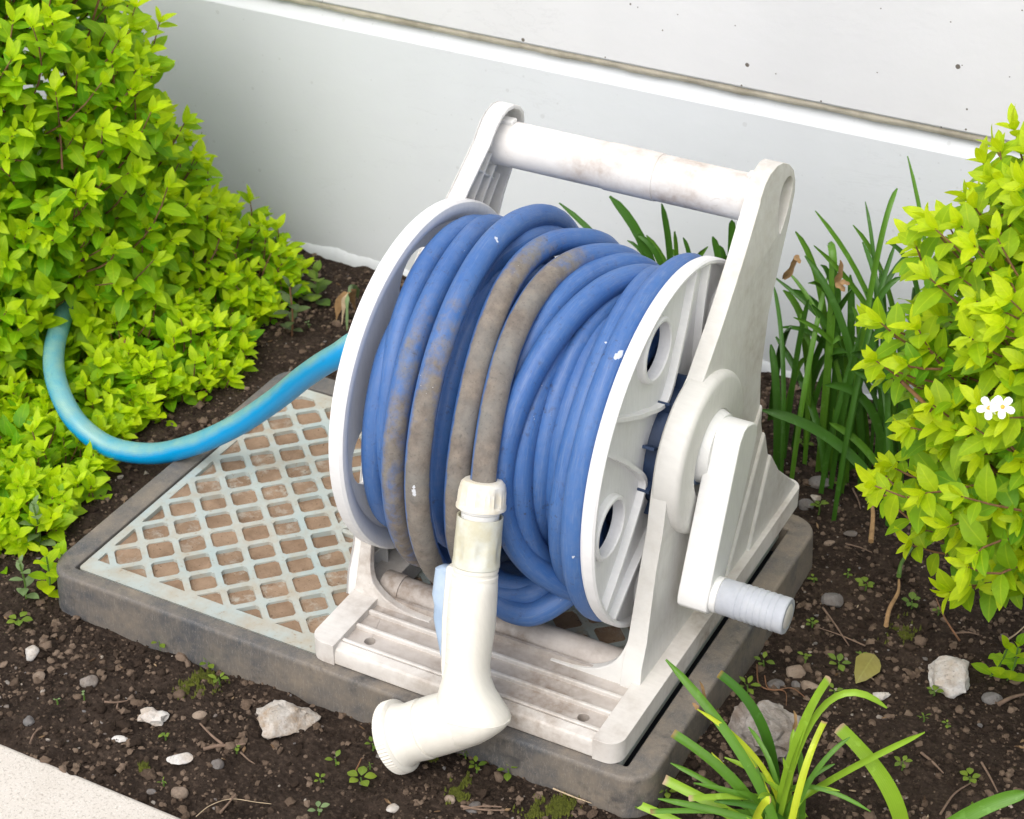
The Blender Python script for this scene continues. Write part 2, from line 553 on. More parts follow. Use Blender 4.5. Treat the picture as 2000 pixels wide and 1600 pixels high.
def m_clod():
    t = NT('soil_clod')
    k = t.attr('tone')
    col = t.ramp(k, (0.0, (0.020, 0.0135, 0.0095)), (0.45, (0.052, 0.036, 0.026)), (0.62, (0.165, 0.117, 0.083)), (0.84, (0.25, 0.185, 0.136)), (0.93, (0.20, 0.19, 0.185)), (1.0, (0.50, 0.43, 0.35)))
    col = t.mix(t.ramp(t.noise(260, 5, 0.7), (0.4, 0), (0.7, 0.55)), col, t.mix(0.5, col, (0.03, 0.02, 0.014)))
    return t.set(col, 0.95, 0.15, t.bump(t.noise(650, 4, 0.7), 0.8, 0.002))
MAT['clod'] = m_clod()

def m_stone(name, a, b, dirt, damt=0.5):
    t = NT(name)
    n1 = t.noise(55, 7, 0.7)
    col = t.mix(t.ramp(n1, (0.35, 0), (0.68, 1)), a, b)
    col = t.mix(t.math('MULTIPLY', t.ramp(t.noise(38, 6, 0.7), (0.46, 0), (0.62, 1)), damt), col, dirt)
    col = t.mix(t.ramp(t.noise(380, 3, 0.7), (0.60, 0), (0.68, 0.5)), col, tuple(c * 0.35 for c in a))
    nb = t.bump(t.noise(330, 6, 0.75), 0.7, 0.0022)
    nb = t.bump(t.noise(70, 5, 0.6), 0.6, 0.005, nb)
    return t.set(col, 0.9, 0.25, nb)
MAT['st_pale'] = m_stone('pale_concrete_stone', (0.52, 0.47, 0.40), (0.66, 0.63, 0.59), (0.34, 0.235, 0.14), 0.75)
MAT['st_white'] = m_stone('whitish_stone', (0.60, 0.57, 0.52), (0.74, 0.72, 0.69), (0.48, 0.37, 0.27), 0.6)
MAT['st_grey'] = m_stone('grey_stone', (0.17, 0.165, 0.16), (0.27, 0.25, 0.235), (0.12, 0.085, 0.06), 0.5)
MAT['st_tan'] = m_stone('tan_stone', (0.27, 0.20, 0.145), (0.40, 0.32, 0.25), (0.10, 0.07, 0.05), 0.45)
MAT['st_brown'] = m_stone('rough_brown_grey_stone', (0.24, 0.205, 0.175), (0.46, 0.43, 0.40), (0.17, 0.12, 0.085), 0.6)

def m_box():
    t = NT('dusty_black_plastic')
    dust = t.noise(13, 8, 0.74)
    col = t.mix(t.ramp(dust, (0.38, 0), (0.63, 1)), (0.080, 0.085, 0.092), (0.235, 0.198, 0.155))
    sc = t.noise(40, 3, 0.5, t.mapped(t.pos(), (9, 9, 1.2)), 1.2)
    col = t.mix(t.math('MULTIPLY', t.ramp(t.math('ABSOLUTE', t.math('SUBTRACT', sc, 0.5)), (0, 1), (0.016, 0)), 0.55), col, (0.34, 0.31, 0.27))
    col = t.mix(t.ramp(t.noise(38, 6, 0.7), (0.56, 0), (0.7, 0.75)), col, (0.05, 0.05, 0.052))
    return t.set(col, 0.62, 0.4, t.bump(t.noise(120, 5, 0.6), 0.15, 0.001))
MAT['box'] = m_box()

def m_lid():
    t = NT('pale_blue_lid')
    n1 = t.noise(16, 6, 0.65)
    col = t.mix(t.ramp(n1, (0.4, 0), (0.62, 1)), (0.385, 0.455, 0.445), (0.455, 0.475, 0.435))
    col = t.mix(t.math('MULTIPLY', t.ramp(t.noise(30, 6, 0.7), (0.44, 0), (0.68, 1)), 0.80), col, (0.40, 0.34, 0.25))
    col = t.mix(t.ramp(t.noise(240, 4, 0.7), (0.62, 0), (0.7, 0.5)), col, (0.24, 0.17, 0.11))
    return t.set(col, 0.75, 0.3, t.bump(t.noise(300, 4, 0.6), 0.2, 0.0008))
MAT['lid'] = m_lid()

def m_mud():
    t = NT('dried_mud')
    off = t.n('ShaderNodeVectorMath', operation='ADD')
    t.put(off.inputs[0], t.pos())
    t.put(off.inputs[1], t.orand())
    n1 = t.noise(40, 6, 0.65, off.outputs[0])
    col = t.mix(t.ramp(n1, (0.35, 0), (0.66, 1)), (0.225, 0.150, 0.098), (0.34, 0.24, 0.163))
    pale = t.math('MULTIPLY', t.ramp(t.noise(75, 6, 0.72, off.outputs[0]), (0.50, 0), (0.64, 1)), t.ramp(t.orand(), (0.35, 0.0), (1.0, 0.95)))
    col = t.mix(pale, col, (0.44, 0.42, 0.36))
    col = t.mix(t.ramp(t.noise(330, 3, 0.7), (0.63, 0), (0.70, 0.8)), col, (0.07, 0.045, 0.03))
    return t.set(col, 0.95, 0.15, t.bump(t.noise(260, 6, 0.7), 0.6, 0.0016))
MAT['mud'] = m_mud()

def m_kerb():
    t = NT('fine_concrete')
    n1 = t.noise(8, 5, 0.6)
    col = t.mix(t.ramp(n1, (0.35, 0), (0.7, 1)), (0.58, 0.535, 0.475), (0.67, 0.63, 0.575))
    col = t.mix(t.ramp(t.noise(420, 3, 0.65), (0.54, 0), (0.66, 0.8)), col, (0.40, 0.36, 0.31))
    col = t.mix(t.ramp(t.voro(420), (0.06, 0.8), (0.16, 0)), col, (0.16, 0.15, 0.145))
    col = t.mix(t.ramp(t.noise(700, 2, 0.6), (0.60, 0), (0.66, 0.5)), col, (0.80, 0.78, 0.74))
    return t.set(col, 0.9, 0.2, t.bump(t.noise(520, 4, 0.7), 0.45, 0.0012))
MAT['kerb'] = m_kerb()
MAT['paving'] = simple('paving_concrete', (0.50, 0.47, 0.43), 0.12, 0.9, 30, 0.4)
MAT['moss'] = simple('yellow_green_moss', (0.10, 0.115, 0.012), 0.5, 0.9, 320, 0.6)

def m_leaf(name, old, young, trans=0.42, rough=0.42, vein=True):
    t = NT(name)
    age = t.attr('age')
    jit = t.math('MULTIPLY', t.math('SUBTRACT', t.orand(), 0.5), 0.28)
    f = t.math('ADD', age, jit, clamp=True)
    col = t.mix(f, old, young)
    col = t.mix(t.ramp(t.noise(120, 4, 0.6), (0.4, 0), (0.75, 0.35)), col, tuple(c * 0.6 for c in old))
    rib = t.ramp(t.math('ABSOLUTE', t.attr('across')), (0.0, 1), (0.10, 0))
    col = t.mix(t.math('MULTIPLY', rib, 0.30), col, tuple(min(1, c * 1.35 + 0.03) for c in young))
    vn = t.math('SINE', t.math('SUBTRACT', t.math('MULTIPLY', t.attr('along'), 44.0), t.math('MULTIPLY', t.math('ABSOLUTE', t.attr('across')), 9.0)))
    t.set(col, rough, 0.35, t.bump(t.math('ADD', t.math('MULTIPLY', vn, 0.5), t.noise(260, 3)), 0.18, 0.0006))
    tr = t.n('ShaderNodeBsdfTranslucent')
    t.put(tr.inputs['Color'], t.mix(0.35, col, tuple(min(1, c * 1.5) for c in young)))
    ms = t.n('ShaderNodeMixShader')
    ms.inputs[0].default_value = trans
    t.t.links.new(t.b.outputs[0], ms.inputs[1])
    t.t.links.new(tr.outputs[0], ms.inputs[2])
    t.t.links.new(ms.outputs[0], t.out.inputs['Surface'])
    return t.m
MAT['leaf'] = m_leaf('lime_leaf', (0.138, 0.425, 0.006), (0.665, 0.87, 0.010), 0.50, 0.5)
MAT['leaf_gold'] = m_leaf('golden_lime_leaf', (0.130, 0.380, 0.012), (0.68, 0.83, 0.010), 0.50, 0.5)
MAT['weed'] = m_leaf('weed_leaf', (0.080, 0.170, 0.028), (0.26, 0.36, 0.035), 0.3)
MAT['weed_dark'] = m_leaf('dull_weed_leaf', (0.075, 0.105, 0.05), (0.14, 0.22, 0.06), 0.25)
MAT['pale_weed'] = m_leaf('pale_weed_leaf', (0.16, 0.26, 0.10), (0.28, 0.38, 0.17), 0.3)
MAT['fallen'] = m_leaf('fallen_leaf', (0.30, 0.24, 0.07), (0.34, 0.36, 0.09), 0.25)
MAT['petal'] = simple('white_petal', (0.86, 0.86, 0.84), 0.02, 0.5)
MAT['pistil'] = simple('orange_flower_centre', (0.75, 0.38, 0.05), 0.2, 0.5)

def m_blade(name, base, tipc):
    t = NT(name)
    n1 = t.noise(20, 4, 0.6)
    col = t.mix(t.ramp(n1, (0.3, 0), (0.7, 1)), base, tuple(c * 1.35 for c in base))
    st = t.math('SINE', t.math('MULTIPLY', t.attr('across'), 26.0))
    col = t.mix(t.math('MULTIPLY', t.ramp(st, (0.2, 0), (1, 1)), 0.15), col, tuple(c * 1.7 for c in base))
    col = t.mix(t.math('MULTIPLY', t.ramp(t.noise(110, 3, 0.6), (0.6, 0), (0.68, 1)), 0.35), col, tuple(min(1, c * 1.6 + 0.05) for c in base))
    col = t.mix(t.ramp(t.attr('along'), (0.972, 0), (0.995, 1)), col, tipc)
    t.set(col, 0.34, 0.45, t.bump(st, 0.15, 0.0004))
    tr = t.n('ShaderNodeBsdfTranslucent')
    t.put(tr.inputs['Color'], col)
    ms = t.n('ShaderNodeMixShader'); ms.inputs[0].default_value = 0.22
    t.t.links.new(t.b.outputs[0], ms.inputs[1]); t.t.links.new(tr.outputs[0], ms.inputs[2])
    t.t.links.new(ms.outputs[0], t.out.inputs['Surface'])
    return t.m
MAT['blade_d'] = m_blade('dark_strap_leaf', (0.050, 0.150, 0.014), (0.30, 0.20, 0.05))
MAT['blade_m'] = m_blade('mid_strap_leaf', (0.100, 0.240, 0.020), (0.32, 0.22, 0.08))
MAT['blade_l'] = m_blade('light_strap_leaf', (0.250, 0.420, 0.030), (0.55, 0.40, 0.25))
MAT['blade_y'] = m_blade('yellowing_strap_leaf', (0.500, 0.590, 0.035), (0.55, 0.36, 0.18))
# ------------------------------------------------------------------ setting: soil, kerb, paving, wall
rng = np.random.default_rng(7)
WALL_Y = 0.612

def vnoise(x, y, seed=0):
    """smooth value noise on arrays."""
    xi, yi = np.floor(x).astype(int), np.floor(y).astype(int)
    xf, yf = x - xi, y - yi
    xf, yf = xf * xf * (3 - 2 * xf), yf * yf * (3 - 2 * yf)
    def h(a, b):
        n = (a * 374761393 + b * 668265263 + seed * 1442695041) & 0x7fffffff
        n = ((n ^ (n >> 13)) * 1274126177) & 0x7fffffff
        return ((n ^ (n >> 16)) & 0xffff) / 65535.0
    return (h(xi, yi) * (1 - xf) + h(xi + 1, yi) * xf) * (1 - yf) + (h(xi, yi + 1) * (1 - xf) + h(xi + 1, yi + 1) * xf) * yf

def soil_z(x, y):
    x, y = np.asarray(x, float), np.asarray(y, float)
    z = (vnoise(x * 9, y * 9, 1) - 0.5) * 0.010 + (vnoise(x * 30, y * 30, 2) - 0.5) * 0.006
    z = z + (vnoise(x * 85, y * 85, 3) - 0.5) * 0.0035 + (vnoise(x * 200, y * 200, 4) - 0.5) * 0.0018
    z = z - 0.004 * np.clip((-0.11 - y) / 0.05, 0, 1)
    return GZ + z

def sz(x, y):
    return float(soil_z(x, y))

xs = np.concatenate([np.linspace(-6, -0.85, 14)[:-1], np.arange(-0.85, 0.72, 0.0032), np.linspace(0.72, 6, 14)])
ys = np.concatenate([np.arange(-0.176, 0.635, 0.0032)])
X, Y = np.meshgrid(xs, ys)
Zs = soil_z(X, Y)
V = np.stack([X, Y, Zs], -1).reshape(-1, 3)
nx, ny = len(xs), len(ys)
idx = np.arange(nx * ny).reshape(ny, nx)
F = np.stack([idx[:-1, :-1], idx[:-1, 1:], idx[1:, 1:], idx[1:, :-1]], -1).reshape(-1, 4)
me = bpy.data.meshes.new('soil')
me.from_pydata(V.tolist(), [], F.tolist())
o = link('soil', me, MAT['soil'], smooth=180)
tag(o, kind='structure')

KZ = -0.036                                           # kerb top
b = MB()
b.prism([(-6, -0.40), (6, -0.40), (6, -0.164), (-6, -0.164)], [], lambda u, v, d: (u, v, d), -0.25, KZ)
o = b.build('kerb', MAT['kerb'], bevel=0.004, seg=3)
tag(o, kind='structure')
b = MB()
b.add([(-30, -30, KZ - 0.004), (30, -30, KZ - 0.004), (30, -0.404, KZ - 0.004), (-30, -0.404, KZ - 0.004)], [(0, 1, 2, 3)])
o = b.build('paving', MAT['paving'])
tag(o, kind='structure')

wall = thing('building_wall', 'white painted concrete wall with a long beige horizontal joint', 'wall', (0, WALL_Y, GZ))
b = MB()
b.prism([(WALL_Y, -0.25), (WALL_Y + 0.3, -0.25), (WALL_Y + 0.3, 0.247), (WALL_Y + 0.0115, 0.2475), (WALL_Y + 0.0108, 0.2460), (WALL_Y + 0.001, 0.234), (WALL_Y, 0.232)], [],
        lambda u, v, d: (d, u, v), -6, 6)
b.build('lower_panel', MAT['wall_lo'], wall, smooth=20)
b = MB()
b.prism([(WALL_Y - 0.003, 0.2565), (WALL_Y + 0.3, 0.2565), (WALL_Y + 0.3, 3.0), (WALL_Y - 0.003, 3.0)], [], lambda u, v, d: (d, u, v), -6, 6)
b.build('upper_panel', MAT['wall_up'], wall, bevel=0.0025)
# sealant in the joint, uneven along its length
n = 700
rows = []
for i in range(n):
    x = -1.2 + 2.4 * i / (n - 1)
    w = (mnoise.noise((x * 22, 0, 0)) + 0.6 * mnoise.noise((x * 70, 3, 0))) * 0.0011
    w2 = (mnoise.noise((x * 30, 9, 0)) + 0.6 * mnoise.noise((x * 95, 5, 0))) * 0.0011
    rows.append([(x, WALL_Y + 0.020, 0.2600), (x, WALL_Y - 0.0005 + w2, 0.2580), (x, WALL_Y - 0.0008 + w2, 0.2535 + w), (x, WALL_Y + 0.0028 + w, 0.2485 + w * 0.8), (x, WALL_Y + 0.020, 0.2420)])
b = MB()
b.rings(rows, True, True)
b.build('joint_sealant', MAT['joint'], wall, smooth=60)
# lumpy paint ridge along the foot of the wall
rows = []
for i in range(900):
    x = -0.9 + 1.8 * i / 899
    h = GZ + 0.003 + 0.010 * mnoise.noise((x * 7, 1, 0)) + 0.004 * mnoise.noise((x * 38, 2, 0)) + 0.0015 * mnoise.noise((x * 150, 2, 0))
    dpt = 0.005 + 0.004 * mnoise.noise((x * 14, 7, 0)) + 0.003 * mnoise.noise((x * 60, 4, 0)) + 0.001 * mnoise.noise((x * 170, 4, 0))
    dpt *= 0.6
    rows.append([(x, WALL_Y + 0.004, h + 0.008), (x, WALL_Y - max(0.0006, dpt) * 0.3, h + 0.003), (x, WALL_Y - max(0.0010, dpt), h - 0.007), (x, WALL_Y - max(0.0015, dpt) - 0.002, GZ - 0.03), (x, WALL_Y + 0.004, GZ - 0.03)])
b = MB()
b.rings(rows, True, True)
b.build('foot_ridge', MAT['wall_lo'], wall, smooth=60)

# ------------------------------------------------------------------ utility box: frame, lattice lid, dried mud in every pocket of the lid
BX0, BX1, BY0, BY1 = -0.2640, 0.2735, -0.0105, 0.3440
LX0, LX1, LY0, LY1 = -0.2445, 0.2500, 0.0015, 0.3215
ubox = thing('utility_box', 'dusty black plastic utility box with a pale blue lattice lid under the reel', 'utility box', (0.007, 0.167, GZ))
b = MB()
cx, cy = (BX0 + BX1) / 2, (BY0 + BY1) / 2
out_r = [round_rect(BX0 - f, BY0 - f, BX1 + f, BY1 + f, 0.024, 8) for f in (0.0075, 0.0036, 0.0034, 0.0030, 0.0024, 0.0016, 0.0007)]
zs = (-0.085, -0.0040, -0.0026, -0.0014, -0.0006, -0.0001, 0.0)
in_r = [round_rect(LX0 - g, LY0 - g, LX1 + g + 0.0042, LY1 + g, 0.0025, 8) for g in (0.0030, 0.0018, 0.0018)]
loops = [[(x, y, z) for x, y in l] for l, z in zip(out_r, zs)] + [[(x, y, 0.0) for x, y in round_rect(BX0 + 0.003, BY0 + 0.003, BX1 - 0.003, BY1 - 0.003, 0.022, 8)]]
loops += [[(x, y, z) for x, y in l] for l, z in zip(in_r, (0.0, -0.0012, -0.028))]
b.rings(loops, False, False)
o = b.build('box_frame', MAT['box'], ubox, smooth=60)
w_ = o.modifiers.new('weighted', 'WEIGHTED_NORMAL'); w_.keep_sharp = True; w_.weight = 90
b = MB()
b.add([(LX0 - 0.002, LY0 - 0.002, -0.0275), (LX1 + 0.002, LY0 - 0.002, -0.0275), (LX1 + 0.002, LY1 + 0.002, -0.0275), (LX0 - 0.002, LY1 + 0.002, -0.0275)], [(0, 1, 2, 3)])
b.build('box_floor', MAT['dark'], ubox)

def clip_poly(poly, axis, val, keep_greater):
    out = []
    n = len(poly)
    for i in range(n):
        p, q = poly[i], poly[(i + 1) % n]
        ip = (p[axis] >= val) == keep_greater
        iq = (q[axis] >= val) == keep_greater
        if ip: out.append(p)
        if ip != iq:
            t = (val - p[axis]) / (q[axis] - p[axis])
            out.append((p[0] + (q[0] - p[0]) * t, p[1] + (q[1] - p[1]) * t))
    return out

def poly_area(p):
    return 0.5 * sum(p[i][0] * p[(i + 1) % len(p)][1] - p[(i + 1) % len(p)][0] * p[i][1] for i in range(len(p)))

S2 = 1 / math.sqrt(2)
PITCHC, HALF, CH = 0.02687, 0.01075, 0.0026            # lattice pitch, half pocket, corner cut
IX0, IX1, IY0, IY1 = LX0 + 0.0075, LX1 - 0.0075, LY0 + 0.0160, LY1 - 0.0120
pockets = []
for i in range(-14, 20):
    for j in range(-14, 24):
        ccx = -0.2185 + (i + j) * PITCHC * S2
        ccy = 0.1488 + (j - i) * PITCHC * S2
        if not (IX0 - 0.02 < ccx < IX1 + 0.02 and IY0 - 0.02 < ccy < IY1 + 0.02):
            continue
        loc = [(-HALF + CH, -HALF), (HALF - CH, -HALF), (HALF, -HALF + CH), (HALF, HALF - CH), (HALF - CH, HALF), (-HALF + CH, HALF), (-HALF, HALF - CH), (-HALF, -HALF + CH)]
        poly = [(ccx + (u + v) * S2, ccy + (v - u) * S2) for u, v in loc]
        for ax, val, g in ((0, IX0, True), (0, IX1, False), (1, IY0, True), (1, IY1, False)):
            poly = clip_poly(poly, ax, val, g)
            if len(poly) < 3: break
        if len(poly) < 3 or abs(poly_area(poly)) < 0.00006:
            continue
        if poly_area(poly) < 0: poly = poly[::-1]
        # drop points that nearly coincide
        pp = []
        for p in poly:
            if not pp or (Vector(p) - Vector(pp[-1])).length > 0.0012: pp.append(p)
        if (Vector(pp[0]) - Vector(pp[-1])).length < 0.0012: pp.pop()
        if len(pp) >= 3: pockets.append(pp)
LT, LB = -0.0016, -0.0072                               # lid top and pocket floor level
b = MB()
b.prism(round_rect(LX0, LY0, LX1, LY1, 0.004, 4), pockets, lambda u, v, d: (u, v, d), LB, LT)
lid = b.build('lid', MAT['lid'], ubox, bevel=0.0007, seg=2, smooth=30)
b = MB()
for sx, sy, ex, ey in ((-0.0855, 0.1488, 0.02, 0.1488), (-0.0855, 0.1488, -0.0855, 0.215)):
    if sy == ey: b.box((sx, sy - 0.0024, LB), (ex, sy + 0.0024, LT - 0.0004))
    else: b.box((sx - 0.0024, sy, LB), (sx + 0.0024, ey, LT - 0.0005))
b.build('cross_rib', MAT['lid'], lid, bevel=0.0007)
prng = random.Random(5)
for p in pockets:
    c = Vector((sum(q[0] for q in p) / len(p), sum(q[1] for q in p) / len(p)))
    b = MB()
    q = [((Vector(a) - c) * 1.04 + c) for a in p]
    n = len(q)
    lift = prng.uniform(0.0008, 0.0042)
    top = [(a.x, a.y, LB + lift + prng.uniform(-0.0008, 0.0012)) for a in q]
    mid = [(c.x + (a.x - c.x) * 0.5, c.y + (a.y - c.y) * 0.5, LB + lift + prng.uniform(-0.0010, 0.0008)) for a in q]
    cen = (c.x, c.y, LB + lift + prng.uniform(-0.001, 0.001))
    bot = [(a.x, a.y, LB - 0.002) for a in q]
    vs = bot + top + mid + [cen]
    fs = [tuple(reversed(range(n)))]
    for k in range(n):
        k2 = (k + 1) % n
        fs += [(k, k2, n + k2, n + k), (n + k, n + k2, 2 * n + k2, 2 * n + k), (2 * n + k, 2 * n + k2, 3 * n)]
    b.add(vs, fs)
    b.build('mud_fill', MAT['mud'], lid, smooth=60)
# ------------------------------------------------------------------ hose reel
YC, ZC, RF = 0.165, 0.168, 0.142                      # spool axis (parallel to x) and flange radius
reel = thing('hose_reel', 'white plastic hose reel with carrying bar and crank on the utility box', 'hose reel', (0.119, 0.18, 0.0))
YZ = lambda u, v, d: (d, u, v)
XY = lambda u, v, d: (u, v, d)

# base tray: outline with a big opening and two screw holes
b = MB()
outl = round_rect(-0.0115, 0.0030, 0.2495, 0.3670, 0.013, 6)
opening = round_rect(0.004, 0.088, 0.219, 0.300, 0.006, 4)
b.prism(outl, [opening, circle2(0.0275, 0.0190, 0.0044, 20), circle2(0.2115, 0.0180, 0.0044, 20)], XY, 0.0004, 0.0135)
base = b.build('base', MAT['tread'], reel, bevel=0.0035, seg=3)
b = MB()
def side_block(x0, x1, rnd_left):
    r = 0.0125
    pts = []
    def arc(cx, cy, a0, a1):
        for k in range(7):
            a = R(a0 + (a1 - a0) * k / 6)
            pts.append((cx + r * math.cos(a), cy + r * math.sin(a)))
    if rnd_left:
        pts.append((x1, -0.0055)); pts.append((x1, 0.3685))
        arc(x0 + r, 0.3685 - r, 90, 180); arc(x0 + r, -0.0055 + r, 180, 270)
    else:
        pts.append((x0, 0.3685)); pts.append((x0, -0.0055))
        arc(x1 - r, -0.0055 + r, 270, 360); arc(x1 - r, 0.3685 - r, 0, 90)
    return pts
for x0, x1, lf in ((-0.0132, 0.0095, True), (0.2300, 0.2512, False)):
    b = MB()
    b.prism(side_block(x0, x1, lf), [], XY, 0.0002, 0.0195)
    b.build('side_rail', MAT['base'], reel, bevel=0.0055, seg=4)
b = MB()                                               # rounded front lip between the rails
b.prism([(-0.0042, 0.0003), (-0.0042, 0.0100), (-0.0022, 0.0146), (0.0064, 0.0166), (0.0064, 0.0003)], [], YZ, 0.0080, 0.2315)
b.build('front_lip', MAT['base'], reel, bevel=0.0012, seg=2)
for y in (0.0085, 0.0290, 0.0480):
    b = MB()
    b.box((0.0095, y - 0.0016, 0.0125), (0.2300, y + 0.0016, 0.0172))
    b.build('tread_rib', MAT['base'], reel, bevel=0.0008)
b = MB()
b.tube([(0.003, 0.0835, 0.0135), (0.228, 0.0835, 0.0135)], 0.0125, 24)
b.tube([(0.003, 0.0835, 0.0137), (0.020, 0.0835, 0.0137)], 0.0136, 24)
b.box((0.0095, 0.0665, 0.0125), (0.230, 0.0690, 0.0185))
b.build('cross_tube', MAT['tread'], reel)

# side frames: outline in (y, z)
PROF = [(0.062, 0.012), (0.066, 0.032), (0.0745, 0.050), (0.0800, 0.069), (0.0905, 0.105), (0.1000, 0.135), (0.1035, 0.158), (0.1080, 0.182), (0.1200, 0.202),
        (0.1400, 0.2205), (0.1610, 0.2310), (0.1940, 0.2625), (0.2270, 0.2990), (0.2530, 0.3330)]
for k in range(9):
    a = R(150 - 155 * k / 8)
    PROF.append((0.2815 + 0.0315 * math.cos(a), 0.3215 + 0.0315 * math.sin(a)))
PROF += [(0.3060, 0.2980), (0.2910, 0.2660), (0.2760, 0.2310), (0.2700, 0.1800), (0.2760, 0.1330), (0.2900, 0.0960), (0.3150, 0.0640), (0.3450, 0.0380), (0.3640, 0.0200), (0.3640, 0.0120)]

def tear(cy, cz, s):
    """teardrop opening at the top of the arm, its tail pointing down the arm."""
    pts = []
    for k in range(24):
        a = 2 * PI * k / 24
        rr = 0.0135 * s
        y, z = rr * math.cos(a), rr * math.sin(a)
        if z < 0: z *= 2.1; y *= (1 - 0.28 * (-math.sin(a)) ** 2)
        pts.append((cy + y * 0.80 - 0.0 + (z * 0.30 if z < 0 else z * 0.22), cz + z))
    return pts

# right frame: solid looking, with a raised hub and a flared front foot
b = MB()
def outer_x(y, z):
    s = (y - 0.2815) * -0.817 + (z - 0.3215) * 0.577
    return 0.2330 + 0.0058 * min(1.0, max(0.0, (0.030 - s) / 0.045))
b.prism(PROF, [tear(0.2955, 0.3235, 1.0)], lambda u, v, d: (0.2200 if d < 0.5 else outer_x(u, v), u, v), 0.0, 1.0)
b.prism(tear(0.2955, 0.3235, 1.25), [], YZ, 0.2225, 0.2275)
rf = b.build('side_frame', MAT['frame'], reel, bevel=0.0036, seg=4, smooth=40)
b = MB()                                               # hub disc with the bore of the axle
b.lathe([(0.0338, 0.2255), (0.0338, 0.2405), (0.0352, 0.2422), (0.0580, 0.2422), (0.0615, 0.2408), (0.0632, 0.2380), (0.0636, 0.2222), (0.0618, 0.2206), (0.0338, 0.2202)], (0, YC + 0.002, ZC), (1, 0, 0), 64, True)
b.build('hub_disc', MAT['frame'], rf, smooth=40)

def foot_web(x_leg, sgn, thick):
    """front foot: leg that runs into the tray through a concave fillet, seen as a plate facing the front."""
    pts = []
    h, L = 0.060, 0.060
    x_in = x_leg
    pts.append((x_in + sgn * thick, 0.012))
    pts.append((x_in + sgn * thick, 0.070))
    pts.append((x_in, 0.070))
    for k in range(13):
        a = PI / 2 * k / 12
        # superelliptic curve from the vertical leg to the level tray
        u = L * (1 - math.cos(a) ** 0.8) if k < 12 else L
        v = h * (1 - math.sin(a) ** 0.62) if k > 0 else h
        pts.append((x_in - sgn * u, 0.0140 + v * 0.86))
    pts.append((x_in - sgn * L, 0.012))
    return pts
b = MB()
def front_y(z):
    return float(np.interp(z, (0.012, 0.032, 0.050, 0.069, 0.105), (0.062, 0.066, 0.0745, 0.0800, 0.0905)))
b.prism(foot_web(0.2204, 1, 0.0060), [], lambda u, v, d: (u, d + front_y(v), v), 0.0012, 0.0085)
b.build('foot_web', MAT['frame'], rf, bevel=0.0022, seg=3)
b = MB()                                               # stepped flutes on the rear of the right frame
for k, (p0, p1, dx) in enumerate((((0.2745, 0.150), (0.170, 0.014), 0.0026), ((0.2785, 0.122), (0.212, 0.014), 0.0054), ((0.2900, 0.094), (0.252, 0.014), 0.0082))):
    mid = [(y, z) for (y, z) in PROF[23:] if z < p0[1] - 0.003]
    poly = [p1, p0] + [(y - 0.0012, z) for y, z in mid]
    b.prism(poly, [], YZ, 0.2300, 0.2385 + dx)
b.build('rear_flute', MAT['frame'], rf, bevel=0.0018, seg=3, smooth=40)

# left frame: thin shell open towards the spool, stiffened by ribs
def lx(z):
    return -0.0215 + 0.0165 * min(1.0, max(0.0, (z - 0.255) / 0.085))
b = MB()
LPROF = []
for y_, z_ in PROF:
    s_ = (y_ - 0.2815) * -0.817 + (z_ - 0.3215) * 0.577
    k_ = min(1.0, max(0.0, (0.322 - z_) / 0.05)) * min(1.0, max(0.0, (z_ - 0.10) / 0.08))
    LPROF.append((y_ + (-0.0055 if s_ > 0 else 0.0095) * k_, z_))
b.prism(LPROF, [], lambda u, v, d: (lx(v) + d, u, v), 0.0, 0.0030)
b.prism(LPROF, [offset_poly(LPROF, 0.0034)], lambda u, v, d: (lx(v) + d, u, v), 0.0, 0.0158)
lf = b.build('side_frame', MAT['white'], reel, bevel=0.0008, seg=2, smooth=40)
b = MB()
b.prism(foot_web(-0.0030, -1, 0.0095), [], lambda u, v, d: (u, d + front_y(v) - 0.003, v), 0.0, 0.0070)
b.build('foot_web', MAT['base'], lf, bevel=0.0012, seg=3)
dirA = Vector((0.577, 0.817))
nA = Vector((-0.817, 0.577))
def rib(p, q, w=0.0016, h=0.0140):
    p, q = Vector(p), Vector(q)
    t = (q - p).normalized()
    s = Vector((-t.y, t.x)) * w / 2
    bb = MB()
    bb.prism([tuple(p + s), tuple(q + s), tuple(q - s), tuple(p - s)], [], lambda u, v, d: (lx(v) + d, u, v), 0.0020, h)
    bb.build('rib', MAT['white'], lf, bevel=0.0003)
topc = Vector((0.2815, 0.3215))
for off, s0, s1 in ((0.013, -0.012, -0.120), (-0.006, -0.018, -0.120), (-0.023, -0.022, -0.105)):
    rib(topc + dirA * s0 + nA * off, topc + dirA * s1 + nA * off)
for s, w0, w1 in ((-0.028, 0.030, -0.014), (-0.055, 0.034, -0.034), (-0.085, 0.037, -0.037)):
    rib(topc + dirA * s + nA * w0, topc + dirA * s + nA * w1)
for z in (0.040, 0.068, 0.100):
    rib((0.072 + z * 0.15, z), (0.268, z))
for y in (0.105, 0.140, 0.180, 0.225):
    rib((y, 0.014), (y, 0.115))

# carrying bar with a slightly thicker middle sleeve
b = MB()
b.tube([(0.0005, 0.2840, 0.3205), (0.2215, 0.2840, 0.3205)], 0.0182, 40)
bar = b.build('carry_bar', MAT['bar'], reel)
b = MB()
b.tube([(0.0965, 0.2840, 0.3205), (0.1400, 0.2840, 0.3205)], 0.0188, 40)
b.build('grip_sleeve', MAT['bar'], bar, bevel=0.0003)
for x0, x1 in ((-0.001, 0.0145), (0.2110, 0.2215)):
    b = MB()
    b.box((x0, 0.2795, 0.3365), (x1, 0.2885, 0.3418))
    b.build('locking_tab', MAT['white'], bar, bevel=0.0012)

